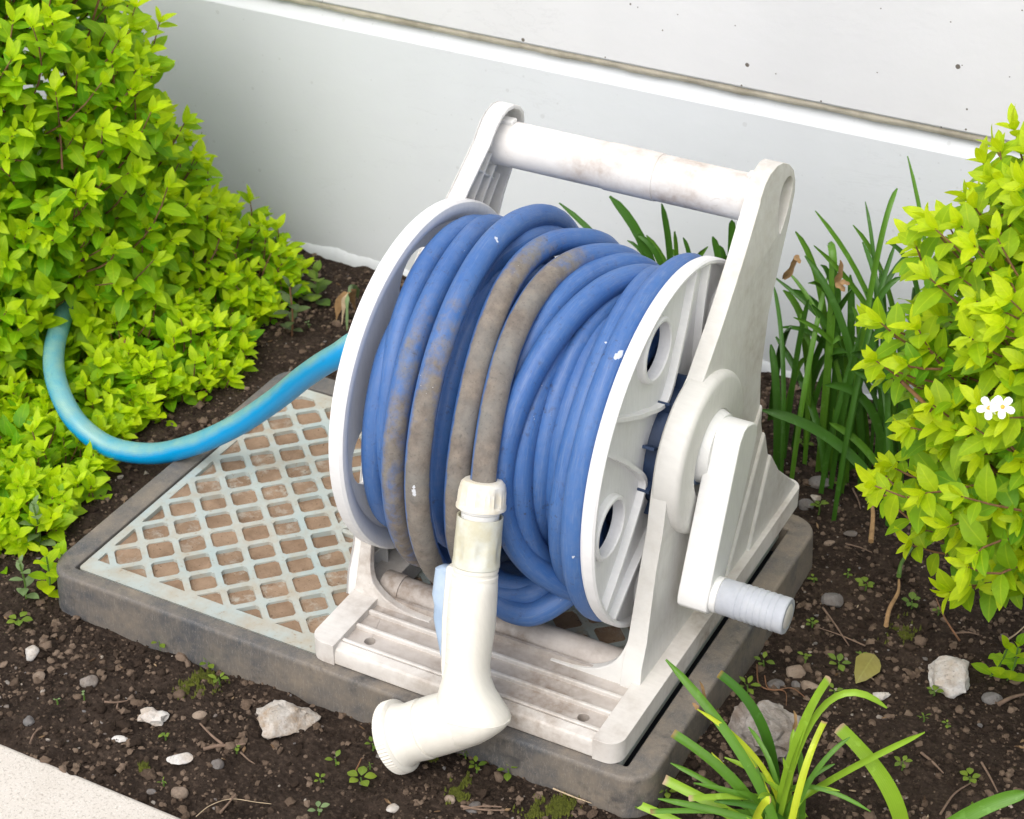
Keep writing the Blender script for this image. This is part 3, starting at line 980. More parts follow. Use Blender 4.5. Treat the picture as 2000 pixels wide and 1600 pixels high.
# spool: flanges, barrel, ribs
spool = thing('spool', None, None, (0.105, YC, ZC))
spool.parent = reel
spool.location = Vector((0.105, YC, ZC)) - world_loc(reel)
def polar(a, r): return (YC + r * math.cos(R(a)), ZC + r * math.sin(R(a)))
LHOLES = [100, 190, 280, 10]
b = MB()
b.prism(circle2(YC, ZC, 0.1265, 96), [circle2(*polar(a, 0.0945), 0.0265, 36) for a in LHOLES], YZ, -0.0012, 0.0022)
b.lathe([(0.1420, -0.0030), (0.1420, 0.0058), (0.1405, 0.0082), (0.1372, 0.0088), (0.1325, 0.0076), (0.1262, 0.0030), (0.1255, -0.0014), (0.1380, -0.0030)], (0, YC, ZC), (1, 0, 0), 128, True)
b.build('flange', MAT['flange'], spool, smooth=28)
RH = [111 + 72 * k for k in range(5)]
b = MB()
b.prism(circle2(YC, ZC, 0.1385, 110), [circle2(*polar(a, 0.1105), 0.0212, 36) for a in RH] + [circle2(YC, ZC, 0.047, 40)], YZ, 0.2045, 0.2072)
b.lathe([(0.1415, 0.2030), (0.1428, 0.2050), (0.1428, 0.2122), (0.1415, 0.2138), (0.1395, 0.2138), (0.1382, 0.2122), (0.1376, 0.2060), (0.1376, 0.2030)], (0, YC, ZC), (1, 0, 0), 128, True)
for a in RH:
    y, z = polar(a, 0.1105)
    b.lathe([(0.0210, 0.2035), (0.0210, 0.2118), (0.0216, 0.2128), (0.0236, 0.2128), (0.0248, 0.2112), (0.0250, 0.2060), (0.0250, 0.2040)], (0, y, z), (1, 0, 0), 40, True)
# raised walls round the five panels of the flange
for a in RH:
    half = [(31, 0.1385), (28.5, 0.112), (24, 0.088), (14, 0.063), (0, 0.0525)]
    ctrl = [(-o_, r_) for o_, r_ in half] + [(o_, r_) for o_, r_ in half[-2::-1]]
    pl = [polar(a + q.x, q.y) for q in smooth_path([(o_, r_, 0) for o_, r_ in ctrl], 5)]
    left = []
    right = []
    for i, p in enumerate(pl):
        t = (Vector(pl[min(i + 1, len(pl) - 1)]) - Vector(pl[max(i - 1, 0)])).normalized()
        nn = Vector((-t.y, t.x)) * 0.0016
        left.append(tuple(Vector(p) + nn)); right.append(tuple(Vector(p) - nn))
    b.prism(left + right[::-1], [], YZ, 0.2060, 0.2132)
b.build('flange', MAT['flange'], spool, smooth=30, bevel=0.0005)
b = MB()
b.lathe([(0.047, 0.0), (0.047, 0.204), (0.0455, 0.2065), (0.0455, 0.2185), (0.030, 0.2185), (0.028, 0.19), (0.001, 0.19)], (0, YC, ZC), (1, 0, 0), 48)
b.build('barrel', MAT['hub'], spool, smooth=40)
for k in range(10):
    a = R(36 * k + 8)
    b = MB()
    b.box((0.2070, 0.0440, -0.0011), (0.2165, 0.0565, 0.0011))
    b.v = [(x, YC + y * math.cos(a) - z * math.sin(a), ZC + y * math.sin(a) + z * math.cos(a)) for x, y, z in b.v]
    b.build('barrel_rib', MAT['hub'], spool)

# crank: washer, boss, arm, ribbed grip
crank = thing('crank', None, None, (0.25, YC, ZC))
crank.parent = reel
crank.location = Vector((0.25, YC, ZC)) - world_loc(reel)
AX = Vector((0, YC + 0.003, ZC + 0.006))
b = MB()
b.lathe([(0.010, 0.224), (0.0318, 0.224), (0.0318, 0.2360), (0.0306, 0.2375), (0.010, 0.2375)], AX, (1, 0, 0), 48)
b.build('washer', MAT['washer'], crank, smooth=40)
b = MB()
b.lathe([(0.010, 0.2370), (0.0290, 0.2370), (0.0286, 0.2420), (0.0262, 0.2480), (0.010, 0.2480)], AX, (1, 0, 0), 48)
b.build('boss', MAT['crank'], crank, smooth=40)
GY, GZc = 0.1240, 0.0755                                # grip axis
d = Vector((GY - YC, GZc - AX.z)).normalized()
nn = Vector((-d.y, d.x))
c0, c1 = Vector((YC + 0.003, AX.z + 0.006)), Vector((GY, GZc))
arm = []
w0, w1 = 0.0182, 0.0156
for s, c, w, lo, hi in ((1, c0, w0, 90, 270), (1, c1, w1, -90, 90)):
    for k in range(9):
        a = R(lo + (hi - lo) * k / 8)
        ca, sa = math.cos(a), math.sin(a)
        # squarish ends
        q = (abs(ca) ** 3 + abs(sa) ** 3) ** (-1 / 3)
        arm.append(tuple(c + (d * ca + nn * sa) * w * q * (1.0 if c is c1 else 1.05)))
b = MB()
b.prism(arm, [], YZ, 0.2440, 0.2680)
b.build('crank_arm', MAT['crank'], crank, bevel=0.0042, seg=4, smooth=40)
b = MB()
b.lathe([(0.0100, 0.2640), (0.0138, 0.2640), (0.0140, 0.2700), (0.0140, 0.2725), (0.0125, 0.2735)], (0, GY, GZc), (1, 0, 0), 40)
b.build('grip_collar', MAT['crank'], crank, smooth=40)
prof = [(0.004, 0.2732), (0.0134, 0.2732), (0.0139, 0.2742), (0.0139, 0.2850)]
x = 0.2850
for k in range(7):
    prof += [(0.0139, x), (0.0142, x + 0.0008), (0.0142, x + 0.0028), (0.0137, x + 0.0036), (0.0137, x + 0.0041)]
    x += 0.0049
prof += [(0.0141, x), (0.0141, x + 0.0055), (0.0134, x + 0.0065), (0.0103, x + 0.0066), (0.0100, x + 0.0060), (0.004, x + 0.0060)]
b = MB()
b.lathe(prof, (0, GY, GZc), (1, 0, 0), 48)
b.build('grip', MAT['grip'], crank, smooth=30)
b = MB()
b.lathe([(0.001, x + 0.0050), (0.0097, x + 0.0050), (0.0097, x + 0.0063), (0.0085, x + 0.0070), (0.001, x + 0.0070)], (0, GY, GZc), (1, 0, 0), 40)
b.build('grip_cap', MAT['base'], crank, smooth=40)
# ------------------------------------------------------------------ wound hose: where each visible strand runs in the photograph
STRANDS = {
    0: [(762, 690), (746, 734), (734, 800), (731, 856), (734, 912), (736, 956), (751, 1003)],
    1: [(931, 442), (887, 455), (856, 489), (827, 530), (807, 577), (788, 624), (775, 671), (768, 706), (761, 762), (757, 820), (756, 880)],
    2: [(951, 438), (916, 468), (887, 511), (859, 552), (835, 596), (818, 650), (796, 725), (777, 800), (768, 875), (767, 948), (774, 994), (783, 1031), (796, 1069), (817, 1089)],
    3: [(1062, 442), (1055, 427), (1040, 414), (1023, 411), (1002, 420), (978, 442), (961, 470), (931, 511), (910, 558), (887, 614), (868, 650), (843, 725), (826, 800), (816, 875), (814, 948), (819, 1012), (830, 1069), (844, 1106), (857, 1135)],
    4: [(1025, 472), (997, 481), (972, 502), (956, 526), (935, 560)],
    5: [(1012, 494), (987, 515), (965, 545), (949, 558), (931, 596), (913, 650), (886, 725), (868, 800), (857, 875), (854, 948), (857, 1000), (866, 1030), (877, 1050)],
    6: [(1175, 481), (1137, 464), (1100, 461), (1066, 474), (1034, 496), (1010, 526), (987, 564), (969, 605), (955, 650), (927, 725), (911, 800), (899, 875), (893, 948), (892, 1000), (896, 1050), (905, 1100)],
    7: [(1212, 507), (1184, 494), (1147, 496), (1113, 511), (1081, 536), (1051, 567), (1029, 605), (1010, 642), (999, 660), (978, 725), (961, 800), (952, 875), (943, 948)],
    8: [(1248, 522), (1212, 513), (1175, 522), (1137, 545), (1106, 577), (1077, 605), (1051, 642), (1031, 678), (1012, 715)],
    9: [(1277, 540), (1244, 534), (1212, 546), (1178, 565), (1137, 596), (1109, 629), (1086, 654), (1057, 690), (1035, 730), (1012, 781), (998, 837), (986, 875), (977, 935), (977, 968), (984, 1024), (993, 1061), (1012, 1099), (1034, 1129), (1062, 1136), (1096, 1129)],
    10: [(1125, 630), (1104, 669), (1076, 706), (1056, 744), (1041, 800), (1030, 856), (1020, 890), (1013, 940), (1016, 986), (1024, 1024), (1036, 1061), (1057, 1095), (1081, 1114), (1098, 1121)],
    11: [(1250, 565), (1229, 577), (1197, 592), (1169, 619), (1140, 655), (1114, 706), (1090, 762), (1075, 819), (1063, 875), (1057, 940), (1053, 986), (1056, 1042), (1062, 1061)],
    12: [(1225, 580), (1196, 610), (1170, 650), (1147, 706), (1126, 762), (1106, 819), (1097, 870)],
    13: [(1287, 540), (1255, 562), (1231, 592), (1208, 628), (1194, 660), (1177, 706), (1153, 762), (1134, 819), (1117, 875), (1102, 948), (1098, 986), (1096, 1042), (1100, 1080), (1107, 1117), (1115, 1129)],
    14: [(1352, 516), (1319, 532), (1292, 559), (1270, 592), (1249, 628), (1231, 666), (1210, 703), (1193, 741), (1187, 762), (1169, 819), (1154, 875), (1138, 938), (1130, 986), (1126, 1042), (1129, 1099), (1136, 1136), (1147, 1164), (1164, 1192)],
    15: [(1122, 1149), (1096, 1170), (1062, 1191), (1031, 1200), (997, 1192), (976, 1177), (955, 1150), (940, 1115)],
    16: [(1070, 1140), (1040, 1149), (1006, 1147), (976, 1138), (950, 1115)],
    17: [(1055, 1151), (1015, 1162), (976, 1159), (945, 1140)],
}
SR = {0: (.118, .118), 1: (.125, .117), 2: (.128, .139), 3: (.1435, .151), 4: (.131, .118), 5: (.114, .118), 6: (.1335, .139), 7: (.127, .1425), 8: (.123, .112),
      9: (.119, .128), 10: (.106, .1185), 11: (.108, .100), 12: (.101, .101), 13: (.120, .1195), 14: (.134, .136)}
HR = 0.0094

def cyl_hit(px, py, r):
    d = ray(px, py)
    a = d.y ** 2 + d.z ** 2
    bb = 2 * ((CAM_LOC.y - YC) * d.y + (CAM_LOC.z - ZC) * d.z)
    c = (CAM_LOC.y - YC) ** 2 + (CAM_LOC.z - ZC) ** 2 - r * r
    D = bb * bb - 4 * a * c
    t = (-bb - math.sqrt(max(D, 0))) / (2 * a)
    p = CAM_LOC + d * t
    phi = math.atan2(p.z - ZC, -(p.y - YC))
    return p.x, phi, max(D, 0) / (4 * a * a)

def strand(k):
    pts = STRANDS[k]
    n = len(pts)
    r0, r1 = SR[k]
    ph, xx, ww, rr = [], [], [], []
    for i, p in enumerate(pts):
        u_ = i / (n - 1)
        r = r0 + (r1 - r0) * (u_ ** 3 if k == 7 else u_)
        x, f, D = cyl_hit(p[0], p[1], r)
        ph.append(f); xx.append(x); rr.append(r)
        ww.append(min(1.0, math.sqrt(D) * FPX * 9) + 0.03)
    ph, xx, ww, rr = map(np.array, (ph, xx, ww, rr))
    deg = 3 if n > 8 else 2
    if k in (9, 6, 2, 3): deg = 4
    cx = np.polyfit(ph, xx, deg, w=ww)
    # tangent points blur the angle; keep the sweep monotone
    f0, f1 = ph.max(), ph.min()
    m = 26
    fs = np.linspace(f0, f1, m)
    o_ = np.argsort(ph)
    rs = np.interp(fs, ph[o_], rr[o_])
    return fs, np.clip(np.polyval(cx, fs), 0.0125, 0.1945), rs

def cpt(x, f, r):
    return Vector((x, YC - r * math.cos(f), ZC + r * math.sin(f)))

ORDER = [0, 1, 2, 3, 4, 5, 6, 8, 9, 10, 11, 12, 13, 14, 7]
DIRTY = {2: (0.18, 1.0, 0.66), 3: (0.24, 1.0, 0.98), 6: (0.02, 1.0, 1.0), 7: (0.02, 1.0, 1.0)}
path, dirt, out_n = [], [], []
prev = None
for q, k in enumerate(ORDER):
    fs, xs_, rs = strand(k)
    if prev is not None:
        f_a, x_a, r_a = prev
        f_b, x_b, r_b = fs[0] - 2 * PI, xs_[0], rs[0]
        m = 24
        for j in range(1, m):
            t = j / m
            s = t * t * (3 - 2 * t)
            bulge = math.sin(PI * t)
            path.append(cpt(x_a + (x_b - x_a) * s, f_a + (f_b - f_a) * t, r_a + (r_b - r_a) * s - 0.004 * bulge))
            dirt.append(0.0)
    n = len(fs)
    if prev is None:
        for q_ in range(12):
            t = q_ / 12
            path.append(cpt(xs_[0] + 0.004 * (1 - t), fs[0] + 1.5 * (1 - t), rs[0] - 0.020 * (1 - t)))
            dirt.append(0.0)
    for j in range(n):
        path.append(cpt(xs_[j], fs[j], rs[j]))
        dd = 0.0
        if k in DIRTY:
            a, e, s = DIRTY[k]
            t = j / (n - 1)
            dd = s * min(1.0, max(0.0, (t - a) / 0.42) ** 0.8)
        dirt.append(dd)
    prev = (fs[-1], xs_[-1], rs[-1])
NOZ_TOP = path[-1].copy()
# smooth the chain a little so that joints do not kink
P = [p.copy() for p in path]
for _ in range(2):
    P = [P[0]] + [(P[i - 1] + P[i] * 2 + P[i + 1]) / 4 for i in range(1, len(P) - 1)] + [P[-1]]
hose_b = MB()
hose_attr = []
hose_u, hose_v = [], []
SEG = 18
def hose_tube(pts, dl, seg=SEG):
    """tube plus the grime value on the side that faces away from the axle."""
    hose_b.tube(pts, HR, seg)
    n = len(pts)
    base_i = len(hose_b.v) - n * seg
    acc = hose_u[-1] + 0.3 if hose_u else 0.0
    for i in range(n):
        if i: acc += (pts[i] - pts[i - 1]).length
        hose_u.extend([acc] * seg)
        hose_v.extend([2 * PI * j / seg for j in range(seg)])
        o_ = Vector((0, pts[i].y - YC, pts[i].z - ZC)).normalized()
        for j in range(seg):
            v = Vector(hose_b.v[base_i + i * seg + j]) - pts[i]
            face = v.normalized().dot(o_) * 0.9 + 0.55 * v.normalized().x
            hose_attr.append(dl[i] * min(1.0, max(0.0, (face - 0.02) / 0.70)))
fine, fd = [], []
fine = smooth_path(P, 2)
for i in range(len(P) - 1):
    fd += [dirt[i], (dirt[i] + dirt[i + 1]) / 2]
fd.append(dirt[-1])
hose_tube(fine, fd)
# slack loops under the coil
def near_axis(px, py):
    d = ray(px, py)
    a = d.y ** 2 + d.z ** 2
    t = -((CAM_LOC.y - YC) * d.y + (CAM_LOC.z - ZC) * d.z) / a
    return CAM_LOC + d * t
for k, dep in ((15, -0.015), (16, 0.01), (17, 0.02)):
    pts = []
    for p in STRANDS[k]:
        q = near_axis(*p)
        q.x += dep * 0.0
        q.z = max(q.z, 0.0105)
        pts.append(q)
    a0, a1 = pts[0], pts[-1]
    pre = [a0 + Vector((0.028, 0.085, 0.055)), a0 + Vector((0.020, 0.040, 0.014))]
    post = [a1 + Vector((-0.010, -0.010, 0.022)), a1 + Vector((-0.012, 0.0, 0.060))]
    hose_tube(smooth_path(pre + pts + post, 6), [0.0] * ((len(pre) + len(pts) + len(post) - 1) * 6 + 1))
# inner layers of the coil
for r, x0, x1, ph in ((0.098, 0.016, 0.192, 0.0), (0.080, 0.016, 0.192, 2.0)):
    turns = 9.2
    m = int(turns * 36)
    pts = [Vector((x0 + (x1 - x0) * i / m, YC - r * math.cos(ph + 2 * PI * turns * i / m), ZC + r * math.sin(ph + 2 * PI * turns * i / m))) for i in range(m + 1)]
    hose_tube(pts, [0.0] * (m + 1), 12)
ho = hose_b.build('garden_hose', MAT['hose'], smooth=180, attrs={'dirt': hose_attr, 'u': hose_u, 'v': hose_v})
tag(ho, 'worn blue rubber hose wound round the white reel, with brown dirt on its left coils', 'hose')

# splashes of white paint that dried on the hose
def splashes(m, marks):
    t = NT.__new__(NT)
    t.m, t.t, t._co = m, m.node_tree, None
    t.b = t.t.nodes['Principled BSDF']
    sock = t.b.inputs['Base Color']
    col = sock.links[0].from_socket
    wob = t.math('MULTIPLY', t.math('SUBTRACT', t.noise(330, 4, 0.7), 0.5), 0.0034)
    g = t.pos()
    acc = None
    for c, r_ in marks:
        v = t.n('ShaderNodeVectorMath', operation='DISTANCE')
        t.put(v.inputs[0], g)
        v.inputs[1].default_value = tuple(c)
        k = t.math('LESS_THAN', t.math('ADD', v.outputs['Value'], wob), r_)
        acc = k if acc is None else t.math('MAXIMUM', acc, k)
    t.put(sock, t.mix(t.math('MULTIPLY', acc, 0.85), col, (0.66, 0.69, 0.74)))
def on_coil(px, py, r):
    x, f_, _d = cyl_hit(px, py, r)
    return cpt(x, f_, r)
mk = []
for k in range(9):
    q = k / 8
    mk.append((on_coil(1073 + 72 * q, 611 - 50 * q, 0.1325), 0.0030 - 0.0014 * q))
for px, py, r_, rad in ((1213, 690, 0.1435, 0.0034), (1219, 686, 0.1435, 0.0030), (1206, 695, 0.1435, 0.0028), (1216, 713, 0.1435, 0.0010), (968, 467, 0.152, 0.0014), (972, 471, 0.152, 0.0013), (1128, 1138, 0.145, 0.0018), (1120, 1090, 0.144, 0.0012), (808, 952, 0.158, 0.0016), (808, 960, 0.158, 0.0018), (809, 968, 0.158, 0.0016), (1135, 722, 0.129, 0.0014), (1138, 715, 0.129, 0.0012), (1118, 772, 0.129, 0.0010), (1184, 668, 0.129, 0.0012), (960, 832, 0.136, 0.0011)):
    mk.append((on_coil(px, py, r_), rad))
splashes(MAT['hose'], mk)

# ------------------------------------------------------------------ spray nozzle on the hose end
A = NOZ_TOP
B = at(904, 1392, 'y', -0.033)
AXN = (B - A).normalized()
LN = (B - A).length
SIDE = Vector((1, 0, 0)); SIDE = (SIDE - AXN * SIDE.dot(AXN)).normalized()
FRONT = AXN.cross(SIDE)
if FRONT.y > 0: FRONT = -FRONT
noz = thing('spray_nozzle', 'cream white water nozzle with a bent head and pale blue lever hanging before the base', 'spray nozzle', tuple(B))
def nring(s, rx, ry, n=32, p=2.3, shift=0.0, fshift=0.0):
    """superelliptic section at distance s along the nozzle."""
    out = []
    for k in range(n):
        a = 2 * PI * k / n
        ca, sa = math.cos(a), math.sin(a)
        q = (abs(ca) ** p + abs(sa) ** p) ** (-1 / p)
        out.append(A + AXN * s + SIDE * (ca * q * rx + shift) + FRONT * (sa * q * ry + fshift))
    return out
f = LN / 0.17
b = MB()                                               # ribbed clamping nut
n = 64
def nutring(s, r, amp):
    out = []
    for k in range(n):
        a = 2 * PI * k / n
        g = 0.5 + 0.5 * math.cos(8 * a)
        rr = r - amp * (1 if g < 0.42 else 0) * 0.9 - (amp * 0.5 * (k % 2) if g >= 0.42 else 0)
        out.append(A + AXN * s + (SIDE * math.cos(a) + FRONT * math.sin(a)) * rr)
    return out
b.rings([nutring(-0.0042 * f, 0.0112, 0), nutring(-0.0038 * f, 0.0136, 0), nutring(-0.0015 * f, 0.0158, 0), nutring(0.0010 * f, 0.0167, 0.0008), nutring(0.0045 * f, 0.0172, 0.0012), nutring(0.0125 * f, 0.0176, 0.0012),
         nutring(0.0140 * f, 0.0180, 0.0), nutring(0.0160 * f, 0.0180, 0), nutring(0.0165 * f, 0.0155, 0), nutring(0.0165 * f, 0.0110, 0)], True, True)
b.build('hose_nut', MAT['nut'], noz, smooth=30)
b = MB()
b.lathe([(0.0100, 0.0155 * f), (0.0150, 0.0160 * f), (0.0150, 0.0182 * f), (0.0136, 0.0195 * f), (0.0136, 0.0300 * f), (0.0100, 0.0300 * f)], A, AXN, 40)
b.build('neck', MAT['crank'], noz, smooth=40)
b = MB()                                               # quick connector sleeve with finger dimples
rows = []
n = 96
for s, r, amp in ((0.0250, 0.0150, 0), (0.0222, 0.0155, 0), (0.0220, 0.0166, 0), (0.0245, 0.0166, 0), (0.0330, 0.0166, 0), (0.0380, 0.0167, 0.35), (0.0405, 0.0168, 0.8), (0.0435, 0.0168, 1), (0.0470, 0.0168, 1), (0.0500, 0.0168, 0.8), (0.0530, 0.0168, 0.35),
                  (0.0552, 0.0171, 0), (0.0580, 0.0172, 0), (0.0590, 0.0165, 0), (0.0590, 0.0120, 0)):
    row = []
    for k in range(n):
        a = 2 * PI * k / n
        g = max(0.0, math.cos(6 * a + 0.6)) ** 0.8
        row.append(A + AXN * s * f + (SIDE * math.cos(a) + FRONT * math.sin(a)) * (r - 0.0014 * amp * g))
    rows.append(row)
b.rings(rows, True, True)
b.build('quick_connector', MAT['beige'], noz, smooth=35)
b = MB()
b.lathe([(0.0120, 0.0585 * f), (0.0166, 0.0590 * f), (0.0166, 0.0615 * f), (0.0158, 0.0622 * f), (0.0158, 0.0640 * f), (0.0167, 0.0647 * f), (0.0167, 0.0672 * f), (0.0150, 0.0690 * f)], A, AXN, 48)
b.build('collar', MAT['cream'], noz, smooth=35)
# handle and bent hood
HD = (at(781, 1428, 'y', -0.046) - B)                  # direction of the head
HL = HD.length
HD = HD.normalized()
b = MB()
rows = []
HPROF = ((0.0640, 0.0140, 0.0140, 0), (0.0660, 0.0160, 0.0160, 0), (0.075, 0.0168, 0.0175, -0.0002), (0.090, 0.0170, 0.0185, 0), (0.105, 0.0168, 0.0185, 0.0004), (0.120, 0.0160, 0.0175, 0.0004),
         (0.132, 0.0158, 0.0165, 0.0002), (0.142, 0.0170, 0.0172, 0.0008), (0.150, 0.0198, 0.0188, 0.0022), (0.157, 0.0236, 0.0206, 0.0046), (0.163, 0.0268, 0.0220, 0.0070), (0.167, 0.0284, 0.0226, 0.0080), (0.170, 0.0286, 0.0228, 0.0076),
         (0.176, 0.0268, 0.0220, 0.0050), (0.182, 0.0242, 0.0205, 0.0014), (0.188, 0.0205, 0.0178, -0.0022), (0.192, 0.0140, 0.0125, -0.0050))
for s, rx, ry, sh in HPROF:
    rows.append(nring(s * f, rx, ry, 40, 2.25, sh))
b.rings(rows, True, True)
body = b.build('handle', MAT['cream'], noz, smooth=50)
b = MB()                                               # mould seam across the bend
def skin0(q, deg):
    rx, ry, sh = (float(np.interp(q, [h[0] for h in HPROF], [h[c_] for h in HPROF])) for c_ in (1, 2, 3))
    ca, sa = math.cos(R(deg)), math.sin(R(deg))
    m_ = (abs(ca) ** 2.25 + abs(sa) ** 2.25) ** (-1 / 2.25) * 1.002
    return A + AXN * q * f + SIDE * (ca * m_ * rx + sh) + FRONT * (sa * m_ * ry)
b.tube([skin0(0.1705 - 0.0035 * k / 10, 110 - 118 * k / 10) for k in range(11)], 0.00045, 6)
b.build('seam', MAT['cream'], body)
b = MB()                                               # flat side plate of the handle
b.rings([nring(0.0610 * f, 0.0030, 0.0105, 24, 4, -0.0158, -0.002), nring(0.0625 * f, 0.0042, 0.0118, 24, 4, -0.0158, -0.002), nring(0.100 * f, 0.0048, 0.0125, 24, 4, -0.0150, -0.002), nring(0.135 * f, 0.0048, 0.0122, 24, 4, -0.0128, -0.002), nring(0.152 * f, 0.0030, 0.0110, 24, 4, -0.0120, -0.002)], True, True)
b.build('side_plate', MAT['cream'], noz, smooth=40)
for k in range(6):                                      # shallow moulded marks on the plate
    s = (0.074 + 0.0115 * k) * f
    b = MB()
    def skin(s_, deg):
        q = s_ / f
        rx, ry, sh = (float(np.interp(q, [h[0] for h in HPROF], [h[c_] for h in HPROF])) for c_ in (1, 2, 3))
        ca, sa = math.cos(R(deg)), math.sin(R(deg))
        m_ = (abs(ca) ** 2.25 + abs(sa) ** 2.25) ** (-1 / 2.25) * 1.004
        return A + AXN * s_ + SIDE * (ca * m_ * rx + sh) + FRONT * (sa * m_ * ry)
    b.tube([skin(s + 0.0026 * f, 148), skin(s + 0.0006 * f, 147), skin(s, 140), skin(s - 0.0006 * f, 128), skin(s - 0.0010 * f, 118)], 0.00028, 6)
    b.build('moulded_mark', MAT['nut'], body)
b = MB()
hx = HD
hu = (Vector((0, 0, 1)) - hx * hx.z).normalized()
hw = hx.cross(hu)
def hring(s, r, n=44): return [B + AXN * 0.004 + hx * s + (hu * math.cos(2 * PI * k / n) + hw * math.sin(2 * PI * k / n)) * r for k in range(n)]
b.rings([hring(s, r) for s, r in ((-0.026, 0.006), (-0.022, 0.0135), (-0.014, 0.0192), (-0.004, 0.0218), (0.008, 0.0224), (HL * 0.50, 0.0226), (HL * 0.51, 0.0224), (HL * 0.52, 0.0212), (HL * 0.555, 0.0212), (HL * 0.565, 0.0226), (HL * 0.60, 0.0228), (HL * 0.78, 0.0222), (HL * 0.90, 0.0232), (HL * 0.96, 0.0252))], True, True)
head = b.build('head', MAT['cream'], noz, smooth=35)
b = MB()
rows = []
n = 120
for s, r, kn in ((0.93, 0.0236, 0), (0.945, 0.0262, 0), (0.965, 0.0274, 0), (0.985, 0.0278, 1), (1.09, 0.0278, 1), (1.105, 0.0272, 0), (1.115, 0.0255, 0), (1.06, 0.0236, 0)):
    rows.append([B + AXN * 0.004 + hx * HL * s + (hu * math.cos(2 * PI * k / n) + hw * math.sin(2 * PI * k / n)) * (r - 0.0009 * kn * (k % 2)) for k in range(n)])
b.rings(rows, True, True)
b.build('spray_ring', MAT['cream'], head, smooth=25)
b = MB()                                               # pale blue lever behind the handle
rows = []
for s, sh, fs_, rx, ry in ((0.068, -0.0262, -0.010, 0.0060, 0.0050), (0.070, -0.0266, -0.010, 0.0090, 0.0070), (0.090, -0.0272, -0.0105, 0.0095, 0.0075), (0.098, -0.0254, -0.0110, 0.0090, 0.0075), (0.108, -0.0256, -0.0115, 0.0088, 0.0075), (0.118, -0.0232, -0.0120, 0.0085, 0.0075), (0.130, -0.0200, -0.0120, 0.0080, 0.0070), (0.146, -0.0165, -0.0110, 0.0060, 0.0060)):
    rows.append(nring(s * f, rx, ry, 24, 3.2, sh, fs_))
b.rings(rows, True, True)
b.build('lever', MAT['lever'], noz, smooth=40)

# ------------------------------------------------------------------ bright blue feed hose from the axle into the shrubs
pts = [Vector((-0.002, YC, ZC)), at(722, 668, 'x', -0.030), at(655, 697, 'x', -0.062), at(598, 733, 'x', -0.102), at(535, 783, 'x', -0.150), at(460, 832, 'x', -0.198), at(380, 868, 'x', -0.245), at(300, 886, 'x', -0.292),
       at(215, 873, 'x', -0.338), at(150, 825, 'x', -0.376), at(113, 755, 'x', -0.412), at(105, 690, 'x', -0.446), at(122, 620, 'x', -0.478), at(155, 545, 'x', -0.508), at(190, 475, 'x', -0.535), at(222, 420, 'x', -0.56), at(250, 370, 'x', -0.585)]
tp = smooth_path(pts, 10)
b = MB()
SEGT = 28
TR = 0.0098
b.tube(tp, TR, SEGT)
sky_a, ua, va = [], [], []
acc = 0.0
for i, c in enumerate(tp):
    if i: acc += (tp[i] - tp[i - 1]).length
    for j in range(SEGT):
        v = (Vector(b.v[i * SEGT + j]) - c).normalized()
        sky_a.append(0.5 + 0.5 * (v.z * 0.86 + v.y * 0.32 - v.x * 0.1))
        ua.append(acc)
        va.append(j * 2 * PI / SEGT)
to = b.build('feed_hose', MAT['teal'], smooth=180, attrs={'sky': sky_a, 'u': ua, 'v': va})
tag(to, 'bright blue hose with a greenish upper side curving from the reel into the lime shrub', 'hose')
# ------------------------------------------------------------------ leaves and shrubs
def leaf_template(width, fold, curl, seed, serr=0.0, wmax=0.45, st=7):
    """unit leaf along +Y, upper side +Z: verts, faces, across, along."""
    r_ = random.Random(seed)
    ts = [0.0, 0.10, 0.26, 0.45, 0.64, 0.82, 1.0]
    vs, ac, al = [], [], []
    tw = r_.uniform(-0.25, 0.25)
    for i, t in enumerate(ts):
        w = width * (math.sin(PI * t ** (math.log(0.5) / math.log(wmax))) ** 0.85 if 0 < t < 1 else 0.012)
        if serr and 0.3 < t < 0.95: w *= 1 + (serr if i % 2 else -serr)
        z0 = -curl * t * t + 0.05 * math.sin(PI * t)
        for s in (-1, 0, 1):
            x = s * w
            vs.append((x + tw * 0.08 * t * t, t, z0 + abs(s) * w * fold + s * w * tw * t * 0.6))
            ac.append(s * min(1.0, w / width * 1.0 + 0.15) if s else 0.0)
            al.append(t)
    fs = []
    for i in range(len(ts) - 1):
        for k in (0, 1):
            a = i * 3 + k
            fs.append((a, a + 1, a + 4, a + 3))
    return np.array(vs), fs, np.array(ac), np.array(al)

def frame_rot(d, nrm):
    d = Vector(d).normalized()
    n = Vector(nrm) - d * d.dot(Vector(nrm))
    if n.length < 1e-4: n = d.orthogonal()
    n.normalize()
    x = d.cross(n)
    return Matrix((x, d, n)).transposed()

def leaf_mesh(name, tpl, age, mat):
    vs, fs, ac, al = tpl
    me = bpy.data.meshes.new(name)
    me.from_pydata(vs.tolist(), [], fs)
    me.materials.append(mat)
    me.polygons.foreach_set('use_smooth', [True] * len(me.polygons))
    for k, v in (('age', np.full(len(vs), age)), ('across', ac), ('along', al)):
        a = me.attributes.new(k, 'FLOAT', 'POINT')
        a.data.foreach_set('value', v.astype(np.float32))
    return me

